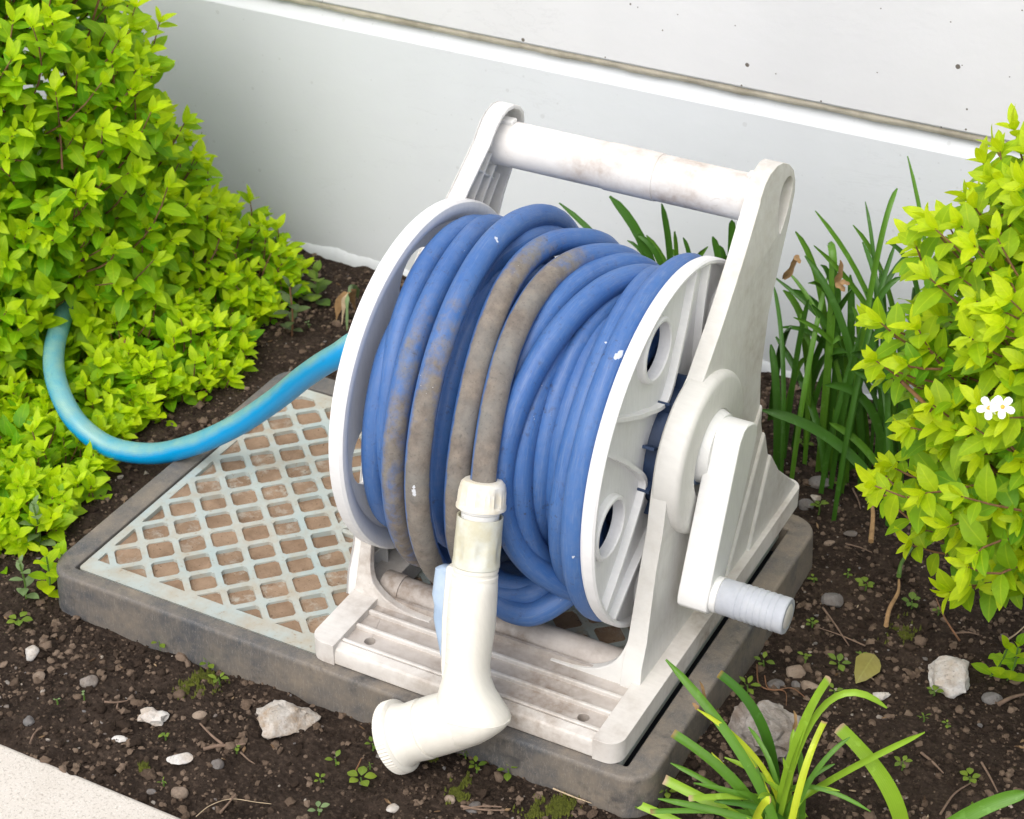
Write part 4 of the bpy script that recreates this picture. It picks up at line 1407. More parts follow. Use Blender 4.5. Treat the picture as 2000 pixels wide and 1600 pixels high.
def merged_leaves(name, recs, tpls, mat, parent):
    """all leaves that are too many to be parts, joined into one mesh."""
    V, Fc, AG, AC, AL = [], [], [], [], []
    o_ = 0
    for pos, rot, L, age, var in recs:
        vs, fs, ac, al = tpls[var]
        M = np.array(rot) * L
        V.append(vs @ M.T + np.array(pos))
        Fc.append(np.array(fs) + o_)
        o_ += len(vs)
        AG.append(np.full(len(vs), age)); AC.append(ac); AL.append(al)
    me = bpy.data.meshes.new(name)
    me.from_pydata(np.concatenate(V).tolist(), [], np.concatenate(Fc).tolist())
    ob = link(name, me, mat, parent, smooth=180, attrs={'age': np.concatenate(AG), 'across': np.concatenate(AC), 'along': np.concatenate(AL)})
    tag(ob, kind='stuff')
    return ob

TPL = [leaf_template(0.255, 0.14, 0.16, 1, 0.04, 0.43), leaf_template(0.235, 0.20, 0.08, 2, 0.04, 0.44), leaf_template(0.285, 0.10, 0.22, 3, 0.03, 0.46), leaf_template(0.185, 0.26, 0.05, 4, 0.05, 0.5), leaf_template(0.34, 0.08, 0.10, 6, 0, 0.55)]
AGES = [0.10, 0.30, 0.52, 0.78, 0.97]

def shoots(rg, blobs, n, L_leaf, outw, upw, bias=(0, 0, 0), stem_len=(0.05, 0.10), keep=None, shell=(0.80, 1.03)):
    """leafy shoots whose tips lie near the surface of the given ellipsoids; returns leaf records and stem lines."""
    recs, stems = [], []
    vol = [b_[6] for b_ in blobs]
    tot = sum(vol)
    view = Vector((0.40, -0.74, 0.54))
    for b_ in blobs:
        cx_, cy_, cz_, rx, ry, rz, wt = b_
        for _ in range(int(n * wt / tot)):
            for _t in range(40):
                d = Vector((rg.gauss(0, 1), rg.gauss(0, 1), rg.gauss(0, 1))).normalized()
                if d.dot(view) > rg.uniform(-0.45, 0.25) and d.z > -0.55: break
            s = rg.uniform(*shell)
            tip = Vector((cx_ + rx * d.x * s, cy_ + ry * d.y * s, cz_ + rz * d.z * s))
            if tip.z < GZ + 0.008: tip.z = GZ + 0.008 + rg.uniform(0, 0.02)
            if tip.y > WALL_Y - 0.012: tip.y = WALL_Y - 0.012 - rg.uniform(0, 0.02)
            if keep and not keep(tip): continue
            g = (d * outw + Vector((0, 0, upw)) + Vector(bias) + Vector((rg.gauss(0, .28), rg.gauss(0, .28), rg.gauss(0, .2)))).normalized()
            Ls = rg.uniform(*stem_len)
            root = tip - g * Ls - Vector((0, 0, 0.012))
            bend = Vector((rg.gauss(0, .006), rg.gauss(0, .006), -0.004))
            line = [root + (tip - root) * t + bend * math.sin(PI * t) for t in (0, .25, .5, .75, 1.0)]
            stems.append(line)
            u = g.orthogonal().normalized()
            w = g.cross(u)
            a0 = rg.uniform(0, 2 * PI)
            k = 0
            young = rg.random() ** 0.7
            # whorl at the tip
            for q in range(4):
                a = a0 + q * 2.3
                rad = (u * math.cos(a) + w * math.sin(a))
                sp = rg.uniform(0.35, 0.75)
                ld = (g * (1 - sp * 0.55) + rad * sp).normalized()
                recs.append((tip - g * 0.002, ld, g - rad * 0.25 + Vector((0.10, -0.30, 0.55)), L_leaf * rg.uniform(0.55, 0.95), min(1, 0.62 + 0.38 * young + rg.uniform(-.08, .08)), 3 if rg.random() < 0.5 else 1))
            t = 0.93
            while t > 0.12:
                a = a0 + k * 2.4
                k += 1
                p = root + (tip - root) * t + bend * math.sin(PI * t)
                rad = (u * math.cos(a) + w * math.sin(a))
                ld = (g * rg.uniform(0.25, 0.6) + rad + Vector((0, 0, 0.15))).normalized()
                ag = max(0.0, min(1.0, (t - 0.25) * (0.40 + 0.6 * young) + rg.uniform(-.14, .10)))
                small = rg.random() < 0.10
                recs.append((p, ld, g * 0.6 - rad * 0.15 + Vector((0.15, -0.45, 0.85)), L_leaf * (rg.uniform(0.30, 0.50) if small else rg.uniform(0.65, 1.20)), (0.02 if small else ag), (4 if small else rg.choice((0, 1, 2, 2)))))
                t -= rg.uniform(0.075, 0.12) * 0.075 / Ls
    return recs, stems

def fill_leaves(rg, blobs, n, L_leaf):
    out = []
    tot = sum(b_[6] for b_ in blobs)
    for cx_, cy_, cz_, rx, ry, rz, wt in blobs:
        for _ in range(int(n * wt / tot)):
            d = Vector((rg.gauss(0, 1), rg.gauss(0, 1), rg.gauss(0, 1))).normalized()
            s = rg.uniform(0.45, 0.86)
            p = Vector((cx_ + rx * d.x * s, cy_ + ry * d.y * s, cz_ + rz * d.z * s))
            if p.z < GZ + 0.004 or p.y > WALL_Y - 0.01: continue
            ld = (d + Vector((rg.gauss(0, .6), rg.gauss(0, .6), rg.gauss(0, .4) + 0.2))).normalized()
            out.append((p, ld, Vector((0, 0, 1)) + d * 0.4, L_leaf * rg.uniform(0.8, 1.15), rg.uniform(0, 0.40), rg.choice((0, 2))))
    return out

def shrub(name, label, cat, loc, recs, stems, mat, stem_mat, group=None, trunk=None):
    t = thing(name, label, cat, loc, group)
    full = [(p, frame_rot(d, n_), L, ag, var) for p, d, n_, L, ag, var in recs]
    # the 300 leaves that show largest become parts of their own
    cells = {}
    for i, (p, rot, L, ag, var) in enumerate(full):
        c = Vector(p) + rot @ Vector((0, L * 0.5, 0))
        x, y, z = pix(c)
        if not (-20 < x < 2020 and -20 < y < 1620): continue
        key = (int(x // 13), int(y // 13))
        if key not in cells or z < cells[key][0]: cells[key] = (z, i)
    cand = []
    for z, i in cells.values():
        p, rot, L, ag, var = full[i]
        face = abs((rot @ Vector((0, 0, 1))).dot((CAM_LOC - Vector(p)).normalized()))
        cand.append((L / z * (0.35 + face), i))
    cand.sort(reverse=True)
    top = set(i for _, i in cand[:300])
    meshes = {}
    for i in top:
        p, rot, L, ag, var = full[i]
        q = min(range(len(AGES)), key=lambda k_: abs(AGES[k_] - ag))
        if (var, q) not in meshes: meshes[(var, q)] = leaf_mesh('leaf', TPL[var], AGES[q], mat)
        instance('leaf', meshes[(var, q)], t, p, rot, L)
    merged_leaves('foliage', [f_ for i, f_ in enumerate(full) if i not in top], TPL, mat, t)
    b = MB()
    for line in stems:
        b.tube(line, [0.0011, 0.0010, 0.0009, 0.0008, 0.0005], 5, cap=False)
    for line, r_ in (trunk or []):
        n = len(line)
        b.tube(line, [r_ * (1 - 0.5 * i / (n - 1)) for i in range(n)], 7, cap=False)
    s = b.build('stems', stem_mat, t, smooth=180, recalc=False)
    tag(s, kind='stuff')
    return t

def branches(rg, base, blobs, n, spread=0.03):
    out = []
    for _ in range(n):
        cx_, cy_, cz_, rx, ry, rz, wt = rg.choice(blobs)
        e = Vector((cx_ + rx * rg.uniform(-.7, .7), cy_ + ry * rg.uniform(-.7, .5), cz_ + rz * rg.uniform(0, .7)))
        a = Vector(base) + Vector((rg.gauss(0, spread), rg.gauss(0, spread), 0))
        m = (a + e) / 2 + Vector((rg.gauss(0, .02), rg.gauss(0, .02), 0.03))
        out.append((smooth_path([a, m, e], 4), rg.uniform(0.0018, 0.0034)))
    return out

HOSE_PX = [pix(q)[:2] for q in tp if 425 < pix(q)[1] < 720 and pix(q)[0] < 260]
def bare_hose(recs, r_):
    """the hose keeps a gap free among the shoots it passes."""
    out = []
    for e in recs:
        x, y, z = pix(e[0] + Vector(e[1]) * e[3] * 0.5)
        if 60 < x < 280 and 400 < y < 740 and min((x - a) ** 2 + (y - b_) ** 2 for a, b_ in HOSE_PX) < 24 ** 2 and r_.random() < 0.62: continue
        out.append(e)
    return out
rg = random.Random(11)
tall = [(-0.610, 0.340, 0.165, 0.215, 0.170, 0.285, 5.0), (-0.66, 0.24, 0.03, 0.20, 0.15, 0.22, 3.0), (-0.50, 0.40, 0.06, 0.105, 0.12, 0.14, 1.2)]
rc, st = shoots(rg, tall, 980, 0.0245, 0.75, 0.55, (0.10, -0.05, 0))
rc += fill_leaves(rg, tall, 4200, 0.024)
rc = bare_hose(rc, rg)
shrub('spirea_shrub', 'tall dense lime green shrub against the white wall, behind the blue feed hose', 'shrub', (-0.62, 0.34, GZ), rc, st, MAT['leaf'], MAT['stem'], 'lime leaved shrubs',
      branches(rg, (-0.62, 0.36, GZ - 0.01), tall, 26))

rg = random.Random(23)
low = [(-0.455, 0.475, -0.010, 0.105, 0.105, 0.080, 2.4), (-0.420, 0.350, -0.030, 0.092, 0.100, 0.068, 2.4), (-0.455, 0.235, -0.040, 0.105, 0.085, 0.062, 2.0), (-0.430, 0.130, -0.045, 0.105, 0.075, 0.055, 1.8), (-0.52, 0.13, -0.03, 0.10, 0.10, 0.06, 1.2), (-0.395, 0.062, -0.042, 0.085, 0.050, 0.050, 1.1)]
def low_keep(p):
    return not (p.x > -0.272 and p.y < 0.36)
rc, st = shoots(rg, low, 740, 0.0215, 0.55, 0.85, (0.05, 0, 0), (0.035, 0.075), low_keep)
rc += [r_ for r_ in fill_leaves(rg, low, 1700, 0.021) if r_[0].x < -0.285]
rc = bare_hose(rc, rg)
shrub('spirea_shrub', 'low spreading lime green shrub filling the corner between the feed hose and the utility box', 'shrub', (-0.43, 0.33, GZ), rc, st, MAT['leaf'], MAT['stem'], 'lime leaved shrubs',
      branches(rg, (-0.45, 0.38, GZ - 0.01), low[:2], 8, 0.03))

rg = random.Random(37)
right = [(0.486, 0.235, 0.270, 0.146, 0.150, 0.165, 4.0), (0.520, 0.245, 0.160, 0.160, 0.120, 0.090, 2.6), (0.500, 0.270, 0.385, 0.105, 0.120, 0.070, 1.6)]
rc, st = shoots(rg, right, 600, 0.0228, 0.95, 0.18, (-0.40, -0.10, 0.0), (0.05, 0.10), lambda p_: pix(p_)[1] < 1185, (0.74, 1.12))
rc += [r_ for r_ in fill_leaves(rg, right, 2600, 0.021) if pix(r_[0])[1] < 1150]
rs_ = shrub('spirea_shrub', 'golden lime shrub with two tiny white flowers leaning in over the soil from the right', 'shrub', (0.53, 0.24, GZ), rc, st, MAT['leaf_gold'], MAT['stem'], 'lime leaved shrubs',
      branches(rg, (0.62, 0.36, GZ - 0.01), right, 24))

def flower(c, facing, r_, parent):
    f_ = Vector(facing).normalized()
    u = f_.orthogonal().normalized()
    w = f_.cross(u)
    b = MB()
    b.lathe([(0.0002, -0.0005), (r_ * 0.16, 0.0), (r_ * 0.17, 0.0007), (0.0002, 0.0012)], c, f_, 12)
    fl = b.build('flower', MAT['pistil'], parent)
    for k in range(5):
        a = 2 * PI * k / 5 + 0.3
        rad = u * math.cos(a) + w * math.sin(a)
        tg = f_.cross(rad)
        rows = []
        for t, ww, h in ((0.10, 0.05, 0.0), (0.30, 0.22, 0.05), (0.55, 0.30, 0.10), (0.80, 0.28, 0.10), (0.97, 0.14, 0.06)):
            p = Vector(c) + rad * r_ * t + f_ * r_ * h
            rows.append([p - tg * ww * r_, p + f_ * -0.05 * r_, p + tg * ww * r_])
        b = MB()
        b.rings(rows, False, False, closed=False)
        b.build('petal', MAT['petal'], fl, smooth=180)
def front_of_shrub(px, py):
    """where the sight line through a pixel first comes near the right shrub's outline."""
    d = ray(px, py).normalized()
    for i in range(700):
        p = CAM_LOC + d * (0.7 + i * 0.0015)
        for cx_, cy_, cz_, rx, ry, rz, wt in right:
            if ((p.x - cx_) / rx) ** 2 + ((p.y - cy_) / ry) ** 2 + ((p.z - cz_) / rz) ** 2 < 1.30: return p
    return CAM_LOC + d * 1.15
for px, py in ((1958, 795), (1932, 797)):
    p = front_of_shrub(px, py)
    flower(p, (CAM_LOC - p).normalized() + Vector((0.1, 0, 0.5)), 0.0080, rs_)

# ------------------------------------------------------------------ strap leaved clumps (cut back bulbs)
def blade(parent, base, tip, width, mat, arch=0.35, facing=None, cut=False, lean=None, n=15, name='leaf', point=False):
    base, tip = Vector(base), Vector(tip)
    H = (tip - base)
    c1 = base + Vector((H.x * 0.12, H.y * 0.12, max(H.z, 0.03) * (0.55 + arch)))
    if lean: c1 = base + H * 0.45 + Vector(lean)
    ctr = []
    for i in range(n):
        t = i / (n - 1)
        ctr.append(base * (1 - t) ** 2 + c1 * 2 * t * (1 - t) + tip * t * t)
    rows, ac, al = [], [], []
    fc = Vector(facing) if facing else (CAM_LOC - tip).normalized()
    for i, c in enumerate(ctr):
        t = i / (n - 1)
        tg = (ctr[min(i + 1, n - 1)] - ctr[max(i - 1, 0)]).normalized()
        side = tg.cross(fc)
        side = side.normalized() if side.length > 1e-4 else tg.orthogonal().normalized()
        nr = side.cross(tg)
        if cut: prof = 0.80 + 0.20 * math.sin(PI * min(1, t * 1.15 + 0.05))
        else: prof = (0.80 + 0.2 * math.sin(PI * t)) * (1.0 if t < 0.86 else max(0.22, math.sqrt(max(0, 1 - ((t - 0.86) / 0.145) ** 2))))
        w = width * 0.5 * prof
        if point: prof = max(0.06, math.sin(PI * min(0.99, 0.12 + 0.88 * t))) * (1 + 0.35 * math.sin(9 * t))
        w = width * 0.5 * prof
        h = width * (0.16 if not point else 0.10)
        rows.append([c - side * w + nr * h * 0.9, c - side * w * 0.5 + nr * h * 0.25, c + nr * h * 0.05, c + side * w * 0.5 + nr * h * 0.25, c + side * w + nr * h * 0.9, c + side * w * 0.4 - nr * h * 0.75, c - side * w * 0.4 - nr * h * 0.75])
        ac += [-1, -0.5, 0, 0.5, 1, 0.4, -0.4]
        al += [t * (1.0 if cut else 0.965)] * 7
    b = MB()
    b.rings(rows)
    return b.build(name, mat, parent, smooth=50, attrs={'across': ac, 'along': al})

def wither(parent, p0, p1, r_=0.0014):
    p0, p1 = Vector(p0), Vector(p1)
    m = (p1 - p0).length * 0.18
    blade(parent, p0, p1, r_ * 2.6, MAT['deadleaf'], 0.1, (CAM_LOC - p0).normalized() + Vector((0.5, 0.2, 0)), False, Vector((m, 0, m * 0.4)), 9, 'withered_tip', True)

def clump(label, base, tips, group='strap leaved clumps', rseed=1, spread=0.016, name='strap_leaf_clump'):
    r_ = random.Random(rseed)
    t = thing(name, label, 'plant', (base[0], base[1], sz(base[0], base[1])), group)
    for e in tips:
        px, py, ax, val, wpx, m = e[:6]
        opt = e[6] if len(e) > 6 else {}
        tip = at(px, py, ax, val)
        bs = opt.get('base')
        if bs is None and 'k' in opt: bs = (tip.x + opt['k'] * (tip.z - GZ), tip.y)
        if bs is None: bs = (base[0] + r_.gauss(0, spread), base[1] + r_.gauss(0, spread))
        z0 = sz(bs[0], bs[1]) - 0.006
        dist = pix(tip)[2]
        w = wpx * dist / FPX * 0.82
        fc = (CAM_LOC - tip).normalized() + Vector((r_.uniform(-.5, .5), r_.uniform(-.3, .3), r_.uniform(-.2, .3)))
        blade(t, (bs[0], bs[1], z0), tip, w, MAT[m], opt.get('arch', r_.uniform(0.15, 0.45)), fc, opt.get('cut', False), opt.get('lean'))
        if 'wither' in opt:
            q = at(*opt['wither'], ax, val)
            wither(t, tip, q)
    return t

D, Mm, Lt, Yl = 'blade_d', 'blade_m', 'blade_l', 'blade_y'
clump('dark green strap leaves rising between the wound hose and the wall', (0.015, 0.505), [
    (1092, 397, 'y', .50, 17, D, {'k': .62}), (1190, 384, 'y', .52, 26, D, {'k': .36}), (1292, 398, 'y', .52, 17, D, {'k': .10}), (1240, 458, 'y', .52, 15, D, {'k': .30}), (1262, 460, 'y', .53, 15, Mm, {'k': .32}), (1318, 452, 'y', .53, 13, Mm, {'k': .05}),
    (1334, 464, 'y', .53, 12, D, {'k': .12}), (1210, 488, 'y', .50, 18, Mm, {'k': .5}), (1252, 490, 'y', .50, 16, D, {'k': .2}), (1305, 485, 'y', .54, 12, Mm, {'k': .2}), (1280, 505, 'y', .53, 14, D, {'k': .2}), (1345, 520, 'y', .53, 12, D, {'k': .1}), (1225, 470, 'y', .54, 10, D, {'k': .3})], rseed=2, spread=0.03)
clump('dark strap leaves standing between the right end of the spool and the wall', (0.105, 0.515), [
    (1392, 462, 'y', .52, 19, D, {'k': .10}), (1429, 430, 'y', .52, 20, D, {'k': .02}), (1441, 446, 'y', .53, 12, Mm, {'k': .03}), (1382, 482, 'y', .52, 17, Mm, {'k': -.25}), (1405, 480, 'y', .53, 14, D, {'k': .1}), (1420, 500, 'y', .51, 14, D, {'k': .0})], rseed=3, spread=0.02)
r3 = random.Random(9)
tipsA = [(1554, 452, 'y', .50, 16, Mm), (1572, 500, 'y', .48, 18, D), (1603, 518, 'y', .48, 15, D), (1618, 478, 'y', .50, 20, Mm, {'arch': 0.6}), (1592, 412, 'y', .53, 13, Mm, {'base': (.285, .535), 'arch': 0.1}),
    (1590, 480, 'y', .47, 14, Mm, {'base': (.30, .52), 'arch': .1}), (1663, 565, 'y', .47, 20, D, {'base': (.20, .49), 'arch': 0.05}), (1538, 530, 'y', .50, 12, Mm), (1580, 585, 'y', .46, 15, D), (1550, 620, 'y', .45, 13, Mm),
    (1627, 672, 'y', .45, 14, Mm, {'arch': .6}), (1655, 690, 'y', .44, 22, D), (1700, 655, 'y', .46, 16, D, {'arch': 0.0}), (1525, 640, 'y', .47, 14, D), (1512, 560, 'y', .5, 12, D), (1545, 640, 'y', .46, 18, D), (1568, 660, 'y', .46, 16, Mm), (1600, 640, 'y', .48, 18, D)]
for _ in range(16):
    tipsA.append((r3.uniform(1505, 1680), r3.uniform(520, 720), 'y', r3.uniform(.46, .53), r3.uniform(12, 20), r3.choice((D, D, Mm))))
cA = clump('thick clump of dark strap leaves with two withered tips beside the right reel arm', (0.228, 0.485), tipsA, rseed=4, spread=0.032)
wither(cA, at(1530, 545, 'y', .47), at(1552, 500, 'y', .47), 0.0030)
wither(cA, at(1552, 500, 'y', .47), at(1562, 515, 'y', .47), 0.0022)
wither(cA, at(1632, 552, 'y', .47), at(1641, 508, 'y', .47), 0.0026)
wither(cA, at(1632, 552, 'y', .47), at(1649, 570, 'y', .47), 0.0026)
wither(cA, at(1641, 550, 'y', .47), at(1660, 556, 'y', .47), 0.0018)
tipsB = [(1752, 368, 'y', .50, 15, Mm), (1772, 305, 'y', .53, 12, Mm, {'arch': .1}), (1690, 394, 'y', .53, 10, D), (1666, 440, 'y', .52, 13, Mm), (1720, 528, 'y', .49, 20, D), (1488, 801, 'y', .40, 26, D, {'base': (.318, .44), 'lean': (0.01, 0, .05)}),
    (1620, 826, 'y', .43, 18, Mm, {'base': (.315, .46), 'lean': (0, 0, .03)}), (1750, 470, 'y', .51, 14, D), (1735, 600, 'y', .48, 16, Mm), (1662, 690, 'y', .43, 24, D), (1612, 752, 'y', .42, 22, D), (1660, 720, 'y', .42, 26, D), (1780, 430, 'y', .52, 12, Mm), (1700, 620, 'y', .47, 16, D)]
for _ in range(12):
    tipsB.append((r3.uniform(1640, 1790), r3.uniform(470, 700), 'y', r3.uniform(.45, .53), r3.uniform(12, 20), r3.choice((D, D, Mm))))
clump('loose clump of arching dark strap leaves between the reel and the right shrub', (0.300, 0.475), tipsB, rseed=5, spread=0.030)
clump('light green strap leaf clump with cut tips in front of the big rough rock', (0.372, 0.022), [
    (1301, 1288, 'y', .030, 24, Mm, {'arch': 0.05}), (1404, 1316, 'y', .050, 26, D, {'cut': True, 'arch': 0.25, 'base': (.352, .055)}), (1620, 1325, 'y', .020, 26, Lt, {'cut': True, 'arch': 0.1, 'base': (.365, .02)}), (1314, 1432, 'y', .015, 27, Mm, {'cut': True, 'arch': .1}),
    (1298, 1522, 'y', .010, 30, Lt, {'cut': True, 'arch': .05}), (1104, 1520, 'y', -.010, 20, Lt, {'cut': True, 'base': (.345, -.005), 'lean': (0, 0, .012)}), (1732, 1383, 'y', .040, 18, Lt, {'arch': .85}), (1806, 1430, 'y', .055, 17, Lt, {'lean': (-0.012, 0, -.004)}), (1611, 1410, 'y', .040, 20, Yl, {'cut': True, 'arch': .3}),
    (1372, 1375, 'y', .035, 12, Yl, {'arch': .1, 'wither': (1366, 1330)}), (1362, 1385, 'y', .015, 13, Yl, {'arch': .15, 'wither': (1352, 1373)}), (1549, 1425, 'y', .050, 16, Lt, {'arch': .3, 'wither': (1550, 1388)}), (1580, 1398, 'y', .060, 18, D, {'cut': True}), (1545, 1452, 'y', .030, 17, Mm, {'arch': .5}),
    (1505, 1563, 'y', -.03, 24, Yl, {'cut': True, 'base': (.36, -.03)}), (1430, 1432, 'y', .045, 12, Lt), (1462, 1420, 'y', .05, 12, Mm), (1530, 1480, 'y', .03, 11, Lt), (1640, 1545, 'y', .03, 11, Lt), (1270, 1585, 'y', -.02, 16, Mm, {'cut': True}), (1660, 1440, 'y', .05, 13, Mm), (1480, 1560, 'y', -.01, 14, Lt), (1310, 1490, 'y', .015, 14, Mm, {'lean': (0, 0, 0.012)}), (1355, 1530, 'y', .0, 15, Mm), (1345, 1560, 'y', -.01, 18, Lt, {'cut': True}), (1440, 1545, 'y', .01, 16, Mm), (1630, 1492, 'y', .045, 12, Mm), (1700, 1585, 'y', .03, 12, Mm, {'arch': 1.0}),
    (1415, 1480, 'y', .02, 14, Lt), (1475, 1500, 'y', .02, 15, Mm, {'cut': True}), (1590, 1540, 'y', .03, 13, Lt), (1285, 1560, 'y', -.01, 18, Mm), (1395, 1565, 'y', -.01, 16, D), (1390, 1470, 'y', .04, 10, Yl)], rseed=6, spread=0.010)
clump('two broad pale strap leaves at the lower right corner of the soil', (0.480, 0.080), [
    (1638, 1420, 'y', .060, 40, Lt, {'cut': True, 'arch': 0.05, 'base': (.448, .062)}), (2010, 1548, 'y', .060, 38, Mm, {'lean': (0.0, 0, .035), 'base': (.448, .02)}), (1895, 1590, 'y', .045, 14, Lt, {'arch': .4})], rseed=7, spread=0.008)

# ------------------------------------------------------------------ seedlings and weeds
WT = [leaf_template(0.33, 0.10, 0.10, 11, 0, 0.5), leaf_template(0.40, 0.08, 0.18, 12, 0, 0.52), leaf_template(0.26, 0.12, 0.12, 13, 0.03, 0.5), leaf_template(0.12, 0.2, 0.15, 14, 0, 0.5)]
WM = {}
def wleaf(var, age, mat):
    k = (var, age, mat)
    if k not in WM: WM[k] = leaf_mesh('leaf', WT[var], age, MAT[mat])
    return WM[k]

def seedling(px, py, spx, label, n=5, var=0, mat='weed', tall=0.25, ages=(0.4, 0.7), seed=0, name='seedling', cat='seedling', group='weed seedlings on the soil'):
    """rosette of n leaves; spx is its width in the photograph."""
    r_ = random.Random(seed + int(px * 7 + py))
    x, y = ground(px, py)
    z = sz(x, y)
    t = thing(name, label, cat, (x, y, z), group)
    R_ = spx / 2 * pix((x, y, z))[2] / FPX
    top = Vector((x, y, z + R_ * tall + 0.004))
    b = MB()
    b.tube([(x, y, z - 0.004), tuple((Vector((x, y, z)) + top) / 2 + Vector((0.0008, 0, 0))), top], [0.0008, 0.0007, 0.0006], 5)
    b.build('stem', MAT['gstem'], t)
    a0 = r_.uniform(0, 6.28)
    for k in range(n):
        a = a0 + k * 2 * PI / min(n, 5) + r_.uniform(-.25, .25) + (0.6 if k >= 5 else 0)
        el = r_.uniform(0.05, 0.5) + (0.7 if k >= 5 else 0)
        d = Vector((math.cos(a) * math.cos(el), math.sin(a) * math.cos(el), math.sin(el)))
        L = R_ * r_.uniform(0.55, 0.85) * (0.65 if k >= 5 else 1)
        instance('leaf', wleaf(var, r_.choice(ages), mat), t, top + d * R_ * (0.22 if k < 5 else 0.05) - Vector((0, 0, 0.001 * (k % 3))), frame_rot(d, (0, 0, 1)), L)
    return t

def weed(px, py, hpx, lpx, label, n, mat, var, ages, lean=(0, 0), name='weed', opp=True, stemm='gstem', z_=None, seed=0, flat=0.3):
    """upright weed: a stem with leaves along it."""
    r_ = random.Random(seed + int(px * 3 + py))
    x, y = ground(px, py)
    z = sz(x, y)
    s = pix((x, y, z))[2] / FPX
    H = hpx * s / math.cos(PITCH)
    L = lpx * s
    t = thing(name, label, 'weed', (x, y, z), 'weeds on the soil')
    top = Vector((x + lean[0] * s, y + lean[1] * s, z + H))
    base = Vector((x, y, z - 0.004))
    mid = (top + base) / 2 + Vector((0.002, 0, 0))
    b = MB()
    b.tube(smooth_path([base, mid, top], 4), 0.0009, 5)
    b.build('stem', MAT[stemm], t)
    for k in range(n):
        q = 0.18 + 0.82 * k / (n - 1)
        p = base * (1 - q) ** 2 + mid * 2 * q * (1 - q) + top * q * q
        for side in ((0, PI) if opp else (0,)):
            a = k * 1.9 + side + r_.uniform(-.3, .3)
            el = flat + (0.8 * max(0, q - 0.7) / 0.3)
            d = Vector((math.cos(a) * math.cos(el), math.sin(a) * math.cos(el), math.sin(el)))
            instance('leaf', wleaf(var, r_.choice(ages), mat), t, p, frame_rot(d, (0, 0, 1)), L * r_.uniform(0.75, 1.1) * (1.0 if q < 0.85 else 0.7))
    return t

seedling(38, 1222, 55, 'round leaved seedling alone on the soil near the left edge below the shrub', 5, 1)
seedling(312, 1262, 50, 'yellowish seedling standing close to the left half of the box front', 4, 0, 'weed', 0.6, (0.7, 0.95))
seedling(408, 1300, 50, 'small seedling growing at the upper end of the moss patch', 4, 0, 'weed', 0.4)
seedling(428, 1338, 48, 'drooping seedling at the right side of the moss patch', 4, 2, 'weed', 0.5, (0.5, 0.8))
seedling(461, 1468, 30, 'tiny seedling at the tip of the forked twig', 3, 1)
seedling(323, 1448, 28, 'tiny three leaved seedling between the jagged white stone and the flat white slab', 4, 1)
seedling(166, 1379, 20, 'minute two leaved sprout halfway between the kerb and the round grey stones', 2, 1, 'pale_weed', 0.8)
seedling(113, 1383, 16, 'minute sprout on the soil just above the kerb at the left', 2, 0, 'pale_weed')
seedling(318, 1528, 28, 'tiny sprout beside the egg shaped pebble above the kerb', 3, 3)
seedling(625, 1525, 34, 'smaller seedling left of the pale two winged one under the nozzle', 4, 0, 'weed', 0.3, (0.6, 0.9))
seedling(705, 1530, 62, 'widest pale seedling on the soil straight below the nozzle head', 5, 1, 'weed', 0.25, (0.6, 0.9))
seedling(655, 1488, 40, 'two leaved sprout between the concrete chunk and the nozzle head', 3, 0, 'weed', 0.3)
seedling(622, 1588, 46, 'seedling at the bottom edge of the picture beside the small white stone', 4, 0, 'pale_weed', 0.3)
seedling(728, 1464, 36, 'seedling touching the rim of the nozzle head', 4, 0, 'weed', 0.5)
seedling(722, 1500, 20, 'minute sprout just under the rim of the nozzle head', 3, 3)
seedling(880, 1478, 38, 'seedling right under the bend of the nozzle', 4, 1, 'weed', 0.5)
seedling(930, 1518, 44, 'leafy seedling midway between the nozzle bend and the mossy patch', 6, 0, 'weed', 0.7)
seedling(992, 1520, 56, 'bright four leaved seedling against the box front, right of the nozzle', 4, 0, 'weed', 0.35, (0.6, 0.9))
seedling(908, 1490, 26, 'grassy sprout hugging the box front behind the leafy seedling', 5, 3)
seedling(1490, 1300, 50, 'three leaved seedling nearest to the right side of the box', 4, 0, 'weed', 0.4)
seedling(1458, 1356, 56, 'weed with narrow leaves between the box corner and the big rough rock', 6, 2, 'weed', 0.5)
seedling(1572, 1288, 34, 'slim seedling beside the brown rock', 4, 0, 'weed', 0.6)
seedling(1637, 1302, 58, 'broad leaved seedling left of the fallen leaf', 5, 0, 'weed', 0.3)
seedling(1680, 1286, 30, 'upright seedling right behind the fallen leaf', 5, 2, 'weed', 0.8)
seedling(1628, 1362, 40, 'seedling between the big rough rock and the fallen leaf', 4, 0, 'weed', 0.5)
seedling(1823, 1357, 40, 'four leaved seedling at the foot of the large pale stone', 4, 1, 'weed', 0.3)
seedling(1585, 1222, 28, 'small round seedling near the end of the crank grip', 5, 1)
seedling(1588, 1136, 24, 'small round seedling behind the crank grip', 5, 1)
seedling(1690, 1146, 48, 'creeping seedling with many small leaves behind the dark round stone', 6, 1, 'weed', 0.3)
seedling(1655, 1126, 24, 'two leaved sprout left of the creeping seedling', 3, 1)
seedling(1780, 1182, 46, 'dark seedling below the lowest twig of the right shrub', 5, 1, 'weed', 0.4, (0.2, 0.4))
seedling(1832, 1196, 26, 'single broad sprout between the dark seedling and the shrub', 3, 1, 'weed', 0.3, (0.2, 0.4))
seedling(1892, 1530, 46, 'crowded green seedling near the lower right corner', 6, 1, 'weed', 0.4)
seedling(1760, 1508, 44, 'seedling between the two broad pale strap leaves', 5, 0, 'weed', 0.5)
seedling(1848, 1425, 22, 'tiny rosette halfway between the pale stone and the lower right corner', 4, 1)
seedling(1803, 1408, 30, 'grassy tuft of thin leaves beyond the tip of the arching strap leaf', 7, 3)
